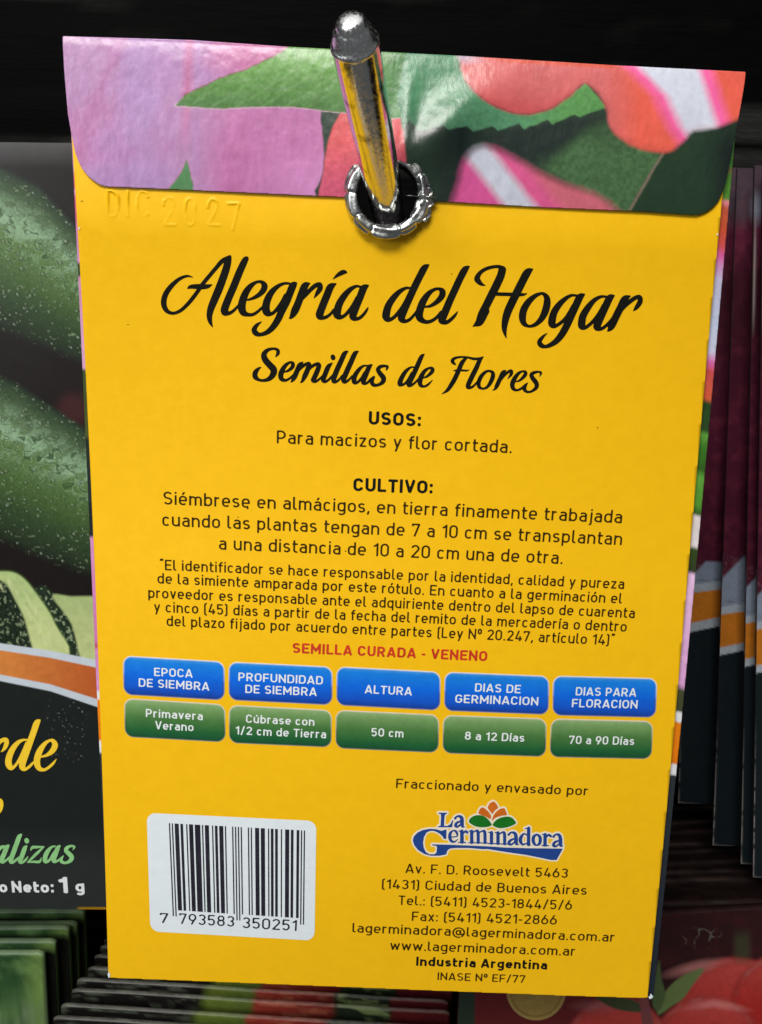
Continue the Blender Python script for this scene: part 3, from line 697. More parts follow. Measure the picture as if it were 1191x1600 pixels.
    c = mixc(c, g, sstep(sd_poly(x, y, P), 2.5))
    # big salmon petal with a white flash
    P = [(716,60),(717,95),(727,128),(748,153),(775,169),(800,177),(825,180),(850,174),(870,165),(892,149),(916,131),(944,164),(950,193),(962,212),(985,228),(1010,236),(1042,238),(1065,223),(1080,207),(1092,204),(1120,200),(1152,187),(1180,176),(1190,80),(900,40)]
    pc = mixc(np.tile(lin(206, 104, 104), (len(x), 1)), lin(220, 92, 74), np.clip((x - 940) / 60, 0, 1))
    pc = mixc(pc, lin(196, 80, 84), np.clip((y - 135) / 40, 0, 1) * (x < 930))
    xl = np.interp(y, [90, 110, 150, 200, 226], [968, 990, 1028, 1052, 1070]); xr = np.interp(y, [90, 112, 150, 200], [1086, 1097, 1108, 1124])
    pc = mixc(pc, lin(232, 96, 156), sstep(xl - 9 - x, 22) * sstep(x - xr - 16, 18))
    pc = mixc(pc, lin(202, 206, 220), sstep(xl + 12 - x, 18) * sstep(x - xr + 4, 16))
    pc = mixc(pc, lin(192, 168, 186), sstep(x - 745, 30) * sstep(y - 98, 14))
    pc = pc * (0.86 + .32 * n1)[:, None]; pc = mixc(pc, lin(160, 60, 66), sstep(np.abs(sd_poly(x, y, catmull(P, 4, True))) - 3, 16) * (y > 120) * .45)
    pc = mixc(pc, lin(210, 84, 60), sstep(np.abs(y - (94 + (x - 760) * .05)) - 3, 5) * np.clip((x - 750) / 40, 0, 1) * (x < 960))
    c = mixc(c, pc, soft(x, y, P, 7, 4))
    return np.clip(c, 0.003, 1) * (0.94 + .12 * n2)[:, None]
flapP = TOP + [(1162,130),(1152.6,184),(1137,266),(1133,284),(1128,300),(1121,314),(1112,324),(1100,332),(1087,336),(1071,335.5),(1009,331),(850,324),(700,315.6),(560,309),(480,305.6),(295,297),(167,291.5),(156,288),(147,282),(138,274),(130,264),(124,252),(119,238),(114,214),(108,180),(102,110)]
def flap_relief(x, y):
    # tension creases running from the hole to the fold, curl at the lower edge
    up = lambda a, b: 0.5 - 0.5 * np.cos(np.pi * np.clip((y - a) / (b - a), 0, 1))
    c = 0.045 * np.exp(-((x - (632 + (200 - y) * .12)) / 15) ** 2) * up(80, 190) * (1 - up(215, 300))
    c += 0.115 * np.exp(-((x - (735 + (150 - y) * .8)) / 50) ** 2) * up(85, 205) * (1 - up(205, 310))
    c -= 0.018 * np.exp(-np.clip(y - (57 + (x - 99) * .0526), 0, 999) / 16)
    c += 0.012 * (fbm(x, y, 70, 31, 2) - .5) + 0.004 * (fbm(x, y, 12, 32, 2) - .5)
    return c
flap = sheet('flap', flapP, np.arange(94, 1172, 1.6), np.arange(50, 342, 1.6), M_gloss, PK, 0.045, extra=flap_relief, hole=(*HC, HR - 2), paint=paint_flap, skirt=0.03)

# ------------------------------------------------------------------ lettering on the back panel
for nm, G in (('title_lettering', [A_, EG, IA]), ('title_lettering', [DEL]), ('title_lettering', [HO, GAR])):
    # drop the duplicate starts of strokes shared between neighbouring traces
    brushwork(nm, G, 0.9, M_ink, back)
brushwork('subtitle_lettering', [SEM], 0.7, M_ink, back)
brushwork('subtitle_lettering', [LAS], 0.7, M_ink, back)
brushwork('subtitle_lettering', [DEF], 0.7, M_ink, back)
brushwork('subtitle_lettering', [LOR], 0.7, M_ink, back)

def TL(*a, **k):
    o = text_line(*a, **k); o['kind'] = 'stuff'; return o
TL('USOS:', 576, 663, 657.5, 666.3, 20.2, M_ink, back, .20)
TL('Para macizos y flor cortada.', 432.5, 692.5, 799.5, 708, 20.3, M_brown, back)
TL('CULTIVO:', 552, 767, 676, 771.3, 20.2, M_ink, back, .20)
TL('Siémbrese en almácigos, en tierra finamente trabajada', 255.5, 788, 971.5, 817.5, 20.2, M_brown, back)
TL('cuando las plantas tengan de 7 a 10 cm se transplantan', 253.8, 821.5, 971.5, 851.7, 20.2, M_brown, back)
TL('a una distancia de 10 a 20 cm una de otra.', 342, 858.5, 879, 881.3, 20.2, M_brown, back)
TL('“El identificador se hace responsable por la identidad, calidad y pureza', 249.8, 890.5, 975, 920.3, 16.4, M_brown, back, .135)
TL('de la simiente amparada por este rótulo. En cuanto a la germinación el', 246.2, 911.5, 971.5, 943, 16.4, M_brown, back, .135)
TL('proveedor es responsable ante el adquiriente dentro del lapso de cuarenta', 231.8, 934, 991.5, 965.8, 16.4, M_brown, back, .135)
TL('y cinco (45) días a partir de la fecha del remito de la mercadería o dentro', 241, 956, 978.8, 987, 16.4, M_brown, back, .135)
TL('del plazo fijado por acuerdo entre partes (Ley Nº 20.247, artículo 14)”', 260.5, 978, 959.5, 1008.2, 16.4, M_brown, back, .135)
TL('SEMILLA CURADA - VENENO', 457, 1020, 761, 1033, 15.6, M_red, back, .19)
TL('Fraccionado y envasado por', 618.8, 1231.2, 918.8, 1243, 14.8, M_brown, back, .13)
for a in (('Av. F. D. Roosevelt 5463', 633.7, 1364, 887, 1371.7), ('(1431) Ciudad de Buenos Aires', 596.3, 1388.2, 916.6, 1398.3),
          ('Tel.: (5411) 4523-1844/5/6', 622.5, 1413.8, 893.4, 1421.6), ('Fax: (5411) 4521-2866', 643.5, 1438.8, 869.8, 1444.8),
          ('lagerminadora@lagerminadora.com.ar', 550.6, 1456.8, 960.2, 1471.6), ('www.lagerminadora.com.ar', 609.6, 1484, 898.8, 1493.6)):
    TL(*a, 14.7, M_brown, back, .13)
TL('Industria Argentina', 650.2, 1508.8, 854.8, 1514.8, 13.8, M_ink, back, .20)
TL('INASE Nº EF/77', 683.5, 1531.2, 820.6, 1535.8, 12, M_brown, back, .14)

# ------------------------------------------------------------------ sowing table: blue over green boxes
def box(name, q, r, ramp, rim, label):
    (ax, ay), (bx, by), (cx, cy), (dx, dy) = q      # TL TR BR BL
    W = ((bx - ax) + (cx - dx)) / 2; Hh = ((dy - ay) + (cy - by)) / 2
    f = Field(np.arange(-2, W + 3, 1.3), np.arange(-2, Hh + 3, 1.0))
    D = np.hypot(np.maximum(np.abs(f.X - W/2) - W/2 + r, 0), np.maximum(np.abs(f.Y - Hh/2) - Hh/2 + r, 0)) - r
    V, Fc = iso(f.xs, f.ys, D)
    s = V[:, 0] / W; t = V[:, 1] / Hh
    X = (ax*(1-s) + bx*s)*(1-t) + (dx*(1-s) + cx*s)*t; Y = (ay*(1-s) + by*s)*(1-t) + (dy*(1-s) + cy*s)*t
    din = -(np.hypot(np.maximum(np.abs(V[:,0] - W/2) - W/2 + r, 0), np.maximum(np.abs(V[:,1] - Hh/2) - Hh/2 + r, 0)) - r)
    kk = np.array([a for a, _ in ramp]); cc = np.array([lin(*b) for _, b in ramp])
    w = t + .06 * (fbm(X, Y, 3, 12) - .5)
    c = np.stack([np.interp(w, kk, cc[:, i]) for i in range(3)], -1)
    c = mixc(c, cc[-1] * .75, sstep(din - 2.5, 3) * (t > .5) * .8)
    rm = sstep(din - 1.6, 1.6) * np.clip(1.15 - t * 1.5, 0.12, 1)
    rm = np.maximum(rm, sstep(din - .9, 1.2) * .5)
    c = mixc(c, lin(*rim), rm)
    o = mesh_obj(name, on_sheet(X, Y, 0.003), Fc, M_print, back, c)
    o['label'] = label
BLU = [(0, (70,155,228)), (.12, (20,128,226)), (.5, (6,104,224)), (.8, (14,84,200)), (1, (16,56,145))]
GRN = [(0, (150,180,125)), (.15, (118,158,96)), (.45, (74,122,62)), (.8, (30,96,50)), (1, (14,74,46))]
for q in (((192,1024),(351.3,1033.5),(351.3,1094.5),(193,1085.5)), ((356.8,1033.5),(520,1041.5),(519.5,1102),(357.5,1094)),
          ((525.7,1041),(689,1049.6),(688,1110.5),(525.7,1102)), ((694.6,1049.3),(858.8,1056),(857.5,1117),(694,1110.7)),
          ((864,1055.5),(1027.5,1059.5),(1025,1121.5),(863.3,1117.8))):
    box('table_heading_box', q, 14, BLU, (236,226,222), 'blue rounded heading box')
for q in (((193.8,1090.5),(352.3,1100.5),(352.5,1160),(195,1151.5)), ((357.5,1101),(519,1109.5),(518,1168),(358,1161)),
          ((524.5,1109),(686.5,1116.5),(685.5,1176.5),(524.3,1169.3)), ((692.3,1117),(854.6,1122.6),(853,1182.8),(691.5,1177)),
          ((861,1122.6),(1021,1126.5),(1018.5,1186.3),(858.8,1183)),):
    box('table_value_box', q, 14, GRN, (228,214,196), 'green rounded value box')
for a in (('EPOCA', 241, 1056, 301, 1058.7, 13), ('DE SIEMBRA', 216.8, 1072.5, 327, 1079, 13), ('PROFUNDIDAD', 372.6, 1063.5, 504.6, 1069.5, 13),
          ('DE SIEMBRA', 383.4, 1082.5, 494.8, 1087.4, 13), ('ALTURA', 570.2, 1083, 643.4, 1086.6, 13), ('DIAS DE', 742, 1080.3, 813.4, 1083.2, 13),
          ('GERMINACION', 711.2, 1097.8, 840.8, 1102.2, 13), ('DIAS PARA', 899.4, 1086.3, 993.8, 1088.3, 13), ('FLORACION', 893.4, 1104.7, 995.8, 1107, 13),
          ('Primavera', 228, 1120, 317, 1125.2, 12.8), ('Verano', 242.8, 1139.2, 302.6, 1142.4, 12.8), ('Cúbrase con', 384.4, 1129, 491.3, 1134, 12.8),
          ('1/2 cm de Tierra', 368.2, 1147.2, 509.5, 1153.5, 12.8), ('50 cm', 580.2, 1150, 630.4, 1152.2, 12.8), ('8 a 12 Días', 726.2, 1155.5, 819.3, 1159, 12.8),
          ('70 a 90 Días', 889.2, 1162, 990.8, 1164, 12.8)):
    TL(*a, M_white, back, .15, name='table_text', lift=0.006)

# ------------------------------------------------------------------ barcode
def quad_map(q):
    (ax, ay), (bx, by), (cx, cy), (dx, dy) = q
    return lambda s, t: ((ax*(1-s) + bx*s)*(1-t) + (dx*(1-s) + cx*s)*t, (ay*(1-s) + by*s)*(1-t) + (dy*(1-s) + cy*s)*t)
lq = ((229.3,1270),(494.5,1282.8),(491.5,1469.8),(235,1455.3))
f = Field(np.arange(-2, 264, 4), np.arange(-2, 190, 4)); Wl, Hl, r = 261., 186., 14.
fs = Field(np.unique(np.concatenate([np.arange(-2, 18, 1.5), np.arange(18, 246, 6), np.arange(246, 265, 1.5)])), np.unique(np.concatenate([np.arange(-2, 18, 1.5), np.arange(18, 170, 6), np.arange(170, 190, 1.5)])))
D = np.hypot(np.maximum(np.abs(fs.X - Wl/2) - Wl/2 + r, 0), np.maximum(np.abs(fs.Y - Hl/2) - Hl/2 + r, 0)) - r
V, Fc = iso(fs.xs, fs.ys, D)
X, Y = quad_map(lq)(V[:, 0] / Wl, V[:, 1] / Hl)
mesh_obj('barcode_label', on_sheet(X, Y, 0.003), Fc, M_label, back)
Lc = ['0001101','0011001','0010011','0111101','0100011','0110001','0101111','0111011','0110111','0001011']
Rc = [''.join('1' if c == '0' else '0' for c in s) for s in Lc]; Gc = [s[::-1] for s in Rc]
code = '7793583350251'; par = 'LGLGLG'
bits = '101' + ''.join((Lc if p == 'L' else Gc)[int(d)] for p, d in zip(par, code[1:7])) + '01010' + ''.join(Rc[int(d)] for d in code[7:]) + '101'
bm = quad_map(((263.8,1286),(477,1297.5),(475.4,1444.8),(270,1431.4)))
i = 0
bme = None
while i < 95:
    if bits[i] == '1':
        j = i
        while j < 95 and bits[j] == '1': j += 1
        guard = i < 3 or i > 91 or 45 <= i <= 49
        t1 = 1.0 if guard else 0.933
        tt = np.linspace(0, t1, 9)
        s0, s1 = (i + .06) / 95, (j - .06) / 95
        P = np.concatenate([np.stack(bm(np.full(9, s0), tt), -1), np.stack(bm(np.full(9, s1), tt), -1)])
        mesh_obj('barcode_bar', on_sheet(P[:, 0], P[:, 1], 0.006), [[a, a + 9, a + 10, a + 1] for a in range(8)], M_bar, back)
        i = j
    else: i += 1
TL('7', 249.9, 1441.6, 263, 1442.4, 15.5, M_bar, back, .12, name='barcode_digits', lift=.006)
TL('793583', 280.2, 1443.2, 366, 1448, 16.5, M_bar, back, .12, name='barcode_digits', lift=.006)
TL('350251', 378.5, 1449.8, 463.5, 1454.6, 17, M_bar, back, .12, name='barcode_digits', lift=.006)

# ------------------------------------------------------------------ maker's logo
s1, s2 = 9.162, 8.822
def L2(p): return [(755 + x / s2, 1245 + y / s2) for x, y in p]
def L1(p): return [(635 + x / s1, 1245 + y / s1) for x, y in p]
Gp = L1([(575,465),(573,600),(540,602),(515,560),(470,520),(400,487),(340,487),(290,510),(255,570),(240,650),(250,730),(280,790),(330,820),(400,820),(430,800),(440,720),(430,700),(368,692),(372,678),(620,684)]) \
   + L2([(88,682),(300,697),(600,706),(1100,712),(1012,870),(940,870),(600,800),(300,757),(60,718)]) \
   + L1([(1100,748),(900,731),(700,731),(620,740),(588,770),(572,822),(480,842),(350,842),(260,817),(170,762),(112,690),(92,620),(110,560),(160,510),(230,475),(330,456),(420,460),(500,485),(540,472)])
Lp = L1([(460,225),(585,225),(583,240),(555,248),(545,300),(540,412),(590,415),(630,390),(662,330),(672,335),(655,434),(455,434),(458,418),(490,412),(497,300),(495,245),(462,238)])
LOGO_1 = (635, 1245, s1, [
 [(700,305,36),(725,280,26),(765,278,40),(795,310,52),(798,400,52),(815,432,18),(836,425,8)], [(780,345,22),(725,370,36),(705,410,42),(735,425,30),(785,385,22)],
 [(625,575,18),(725,562,18),(715,500,36),(670,482,20),(630,520,42),(622,580,46),(645,630,40),(690,642,24),(738,605,10)],
 [(795,492,52),(797,645,52)], [(752,488,14),(800,488,18)], [(748,650,16),(850,652,16)], [(820,515,24),(850,490,32),(872,510,36)],
 [(935,492,48),(937,650,48)], [(895,488,14),(940,488,18)], [(897,655,16),(985,655,16)], [(950,510,20),(990,487,24),(1025,500,44),(1030,650,46)], [(992,657,16),(1076,657,16)],
 [(1040,512,20),(1085,490,24),(1122,503,44),(1127,652,46)], [(1087,660,16),(1165,660,16)]])
LOGO_2 = (755, 1245, s2, [
 [(115,492,46),(115,636,46)], [(76,488,14),(115,488,18)], [(72,642,16),(152,642,16)],
 [(205,495,46),(205,640,46)], [(165,490,14),(205,490,18)], [(164,645,16),(245,645,16)], [(220,515,20),(260,490,24),(294,505,42),(297,645,44)], [(255,650,16),(335,650,16)],
 [(352,520,34),(385,490,24),(435,500,42),(453,550,50),(455,630,50),(475,658,16),(495,650,8)], [(440,570,20),(375,600,36),(355,640,42),(390,655,28),(440,615,20)],
 [(605,525,20),(560,508,24),(520,560,48),(515,610,48),(545,655,28),(600,640,20)], [(628,432,46),(626,655,48)], [(580,434,14),(628,432,18)], [(610,662,16),(655,662,12)],
 [(738,515,22),(700,545,42),(690,595,46),(705,645,40),(738,665,22),(775,645,40),(788,595,46),(778,545,42),(738,515,22)],
 [(855,520,48),(853,662,48)], [(815,516,14),(855,518,18)], [(812,670,16),(902,672,16)], [(880,545,22),(905,522,30),(932,540,36)],
 [(970,548,34),(1000,518,24),(1045,525,42),(1066,575,50),(1067,655,50),(1085,682,16),(1102,672,8)], [(1052,598,20),(990,625,36),(970,665,42),(1005,680,28),(1052,642,20)]])
top_p = [(135,62),(112,75),(88,92),(72,120),(63,148),(85,185),(110,215),(125,236),(140,215),(170,180),(206,150),(195,120),(180,92),(155,70)]
rgt_p = [(122,326),(132,280),(155,235),(190,195),(240,163),(290,155),(308,180),(320,215),(326,250),(270,256),(210,272),(165,292)]
lft_p = [(-64,226),(-58,195),(-45,168),(-20,146),(5,148),(45,175),(80,212),(106,255),(108,280),(100,305),(70,290),(30,270),(-15,252)]
lf_l = [(-197,337),(-178,296),(-125,260),(-58,250),(5,262),(60,300),(98,345),(119,384),(90,402),(50,413),(0,417),(-60,414),(-120,398),(-168,370)]
lf_r = [(130,385),(150,350),(185,315),(250,283),(330,270),(390,282),(430,318),(453,358),(420,385),(350,412),(290,425),(220,428),(165,410)]
one = (0, 0, 1)
brushwork('logo_outline', [LOGO_1, LOGO_2], 0.8, M_cream, back, grow=2.5, lift=0.003,
          polys=[(*one, [Gp, Lp], False), (755, 1245, s2, [top_p, rgt_p, lft_p, lf_l, lf_r], True)])
brushwork('logo_lettering', [LOGO_1, LOGO_2], 0.45, M_blue, back, lift=0.007, polys=[(*one, [Gp, Lp], False)])
brushwork('logo_petal', [], 0.5, M_orange, back, lift=0.007, polys=[(755, 1245, s2, [top_p], True)])
brushwork('logo_petal', [], 0.5, M_orange, back, lift=0.007, polys=[(755, 1245, s2, [rgt_p], True)])
brushwork('logo_petal', [], 0.5, M_orange, back, lift=0.007, polys=[(755, 1245, s2, [lft_p], True)])
brushwork('logo_leaf', [], 0.5, M_leaf, back, lift=0.008, polys=[(755, 1245, s2, [lf_l], True)])
brushwork('logo_leaf', [], 0.5, M_leaf, back, lift=0.008, polys=[(755, 1245, s2, [lf_r], True)])
# stray specks of ink and dust
sp = [(200,507,1.3,.5),(128,314,2.2,.5),(540,861,1.6,.7),(934,668,.9,.9),(387,794,1.5,1.6),(372,808,.9,.9),(706,428,.8,1)]
for x, y, a, b in sp:
    t = np.linspace(0, 2 * np.pi, 9)[:-1]
    mesh_obj('ink_speck', on_sheet(x + a * np.cos(t), y + b * np.sin(t), .005), [list(range(8))], M_brown, back)
# ------------------------------------------------------------------ eyelet round the hole
hc = on_sheet(HC[0], HC[1], 0.0)
e1 = np.array([1., 0, 0]); e3 = np.array([0, 0, 1.]); out = np.array([0, -1., 0])
NT, NP = 220, 26
r_ = np.random.default_rng(3)
brk = np.sort((np.arange(10) + r_.uniform(-.22, .22, 10)) / 10 * 2 * np.pi)
wid = r_.uniform(.75, 1.25, 10); tw = r_.uniform(-.6, .6, 10)
V = []; Fc = []
for i in range(NT):
    th = 2 * np.pi * i / NT
    k = int(np.searchsorted(brk, th)) % 10
    a0 = brk[k - 1]; a1 = brk[k]
    if a1 <= a0: a1 += 2 * np.pi
    tt = th if th >= a0 else th + 2 * np.pi
    f = (tt - a0) / (a1 - a0)
    lob = (1 - abs(2 * f - 1) ** 9)
    ra = 0.070 * (0.74 + 0.30 * lob * wid[k]); R = 0.452 + 0.022 * lob * (wid[k] - .6)
    for j in range(NP):
        ph = 2 * np.pi * j / NP
        # petal facets: flattened, folded cross-section
        cr, ca = math.cos(ph), math.sin(ph)
        q = ra * (1 + .13 * math.cos(3 * ph + tw[k] * 3) * lob + .10 * math.cos(5 * ph - tw[k] * 4 + f * 2))
        rad = R + q * cr * 1.10 + .012 * tw[k] * (f - .5) * lob
        hgt = .055 + q * ca * 0.85 + .02 * tw[k] * (f - .5)
        V.append(hc + e1 * rad * math.cos(th) + e3 * rad * math.sin(th) + out * hgt)
for i in range(NT):
    for j in range(NP):
        a = i * NP + j; b = i * NP + (j + 1) % NP; c = ((i + 1) % NT) * NP + (j + 1) % NP; d = ((i + 1) % NT) * NP + j
        Fc.append([a, b, c, d])
ring = mesh_obj('eyelet', V, Fc, M_tin, PK, smooth=True)
# barrel of the eyelet going back through the card
V = []; Fc = []
n = 64; prof = [(0.405, 0.03), (0.392, -0.02), (0.385, -0.12), (0.383, -0.26), (0.40, -0.30), (0.45, -0.31)]
for r, hh in prof:
    for i in range(n):
        th = 2 * np.pi * i / n
        V.append(hc + e1 * r * math.cos(th) + e3 * r * math.sin(th) + out * hh)
for a in range(len(prof) - 1):
    for i in range(n): Fc.append([a*n + i, a*n + (i+1) % n, (a+1)*n + (i+1) % n, (a+1)*n + i])
mesh_obj('eyelet_barrel', V, Fc, M_dark, PK, smooth=True)
# torn petal of the eyelet bent outwards on the right
nu, nv = 44, 22
U, Wv = np.meshgrid(np.linspace(0, 1, nu), np.linspace(0, 1, nv), indexing='ij')
top = np.array([(668, 282), (674, 300), (677, 320), (668, 345), (655, 352)], float)
bot = np.array([(652, 288), (655, 305), (655, 325), (648, 340), (640, 344)], float)
kk = np.linspace(0, 1, 5)
ox = np.interp(U, kk, top[:, 0]); oy = np.interp(U, kk, top[:, 1]); ix = np.interp(U, kk, bot[:, 0]); iy = np.interp(U, kk, bot[:, 1])
jag = 1 + .09 * np.sin(U * 31) * Wv
X = ix + (ox - ix) * Wv * jag; Y = iy + (oy - iy) * Wv + 2 * np.sin(U * 17 + 1) * Wv
P = on_sheet(X, Y, 0.0)
P[..., 1] -= 0.05 + .035 * np.abs(np.sin(U * 16 + Wv * 2.2)) * (0.3 + U) + .03 * fbm(X, Y, 5, 41) + .05 * (1 - Wv)
V = P.reshape(-1, 3); Fc = [[i*nv + j, (i+1)*nv + j, (i+1)*nv + j+1, i*nv + j+1] for i in range(nu-1) for j in range(nv-1)]
tp = mesh_obj('torn_eyelet_petal', V, Fc, M_tin, PK, smooth=True)
tp['label'] = 'crumpled metal petal bent outwards'

# ------------------------------------------------------------------ display peg
P0 = on_plane(601.0, 302.0, hc[1])

Tp = at_depth(555.0, 69.0, 10.25)
ax = (P0 - Tp) / np.linalg.norm(P0 - Tp)
BOARD_Y = 12.0
Pb = Tp + ax * ((BOARD_Y - 0.1 - Tp[1]) / ax[1])
Lg = np.linalg.norm(Pb - Tp)
u1 = np.cross(ax, [1, 0, 0]); u1 /= np.linalg.norm(u1); u2 = np.cross(ax, u1)
def lathe(name, prof, mat, parent, n=72, wob=0.0, uneven=None):
    V = []; Fc = []
    for k, (s, r) in enumerate(prof):
        for i in range(n):
            th = 2 * np.pi * i / n
            rr_ = r * (1 + (wob * (vnoise(np.array(math.cos(th) * 2 + 9), np.array(math.sin(th) * 2 + s * 40), 50) - .5)))
            V.append(Tp + ax * s + (u1 * math.cos(th) + u2 * math.sin(th)) * rr_)
    for a in range(len(prof) - 1):
        for i in range(n): Fc.append([a*n + i, a*n + (i+1) % n, (a+1)*n + (i+1) % n, (a+1)*n + i])
    return mesh_obj(name, V, Fc, mat, parent, smooth=True)
R0 = 0.263
PG = thing('display_peg', tuple(Pb), 'shiny chrome peg with blunt tip, poking out through the hole of the yellow packet', 'display peg')
lathe('peg_shaft', [(0.0, R0), (0.5, R0 * .975), (1.2, R0 * .93), (2, R0 * .90), (4, R0 * .86), (8, R0 * .86), (Lg, R0 * .86)], M_chrome, PG)
lathe('peg_tip', [(.03, R0 * .985), (.014, R0 * 1.015), (-.014, R0 * 1.03), (-.034, R0 * 1.0), (-.045, R0 * .945), (-.085, R0 * .90), (-.15, R0 * .82), (-.21, R0 * .70), (-.222, R0 * .66), (-.24, R0 * .64), (-.275, R0 * .60), (-.305, R0 * .50), (-.325, R0 * .36), (-.336, R0 * .18), (-.339, 0.0005)], M_cap, PG, wob=.07)

# ------------------------------------------------------------------ neighbouring packets
def proj(P):
    d = P - CAM; z = d @ FWD
    return CX + F * (d @ RIGHT) / z, CY + F * (d @ DOWN) / z
def flat_packet(o_name, A, B, D_, S, Tt, paint, thick=0.10, bulge=0.12, mat=None, parent=None, edge=(150, 140, 130), name=None):
    """upright packet from its top-left A, top-right B and bottom-left D_ corner; S, Tt: grid stations 0..1"""
    s, t = np.meshgrid(S, Tt, indexing='ij'); ns, nt_ = s.shape
    P = A + (B - A) * s[..., None] + (D_ - A) * t[..., None]
    P[..., 1] -= bulge * np.sin(np.pi * np.clip(s, 0, 1)) ** .7 * np.sin(np.pi * np.clip(t, 0.0, 1)) ** .8
    P[..., 1] -= 0.006 * (fbm(s * 900, t * 1400, 90, 61, 2) - .5)
    P = P.reshape(-1, 3); X, Y = proj(P)
    c = paint(X, Y, s.ravel(), t.ravel())
    Fc = [[i*nt_ + j, i*nt_ + j + 1, (i+1)*nt_ + j + 1, (i+1)*nt_ + j] for i in range(ns-1) for j in range(nt_-1)]
    loop = [i*nt_ for i in range(ns)] + [(ns-1)*nt_ + j for j in range(1, nt_)] + [i*nt_ + nt_-1 for i in range(ns-2, -1, -1)] + [j for j in range(nt_-2, 0, -1)]
    n0 = len(P); Q = P[loop] + np.array([0, thick, 0])
    # separate edge ring so that the cut edge can carry its own colour
    Pe = P[loop]; n1 = n0 + len(loop)
    m = len(loop)
    V = np.concatenate([P, Pe, Q]); ec = np.tile(lin(*edge), (2 * m, 1)) * (0.6 + .8 * fbm(V[n0:, 0] * 40, V[n0:, 2] * 40, 9, 66))[:, None]
    Fc += [[n0 + a, n0 + (a+1) % m, n1 + (a+1) % m, n1 + a] for a in range(m)]
    Fc.append([n1 + a for a in range(m)])
    return mesh_obj(name or o_name, V, Fc, mat or M_print, parent, np.concatenate([c, ec]), smooth=True)

M_shiny = paper('laminated_print', attr=True, rough=0.33, vary=0.08, bump=0.012, bscale=7, spec=0.22)
M_dull = paper('dull_print', attr=True, rough=0.6, vary=0.1, bump=0.02, bscale=7, spec=0.10)

# --- courgette packet at the left
dL = 3.3
LB = thing('seed_packet', tuple(on_plane(95, 1420, dL)), 'black seed packet with wet courgettes and yellow script, left of the yellow packet', 'seed packet')
A = on_plane(183, 224, dL); D2 = on_plane(187, 1421.5, dL)
ex_ = on_plane(0, 222, dL) - A; ex_ = ex_ / np.linalg.norm(ex_)
Atl = A + ex_ * 9.0; Dl = D2 + ex_ * 9.0
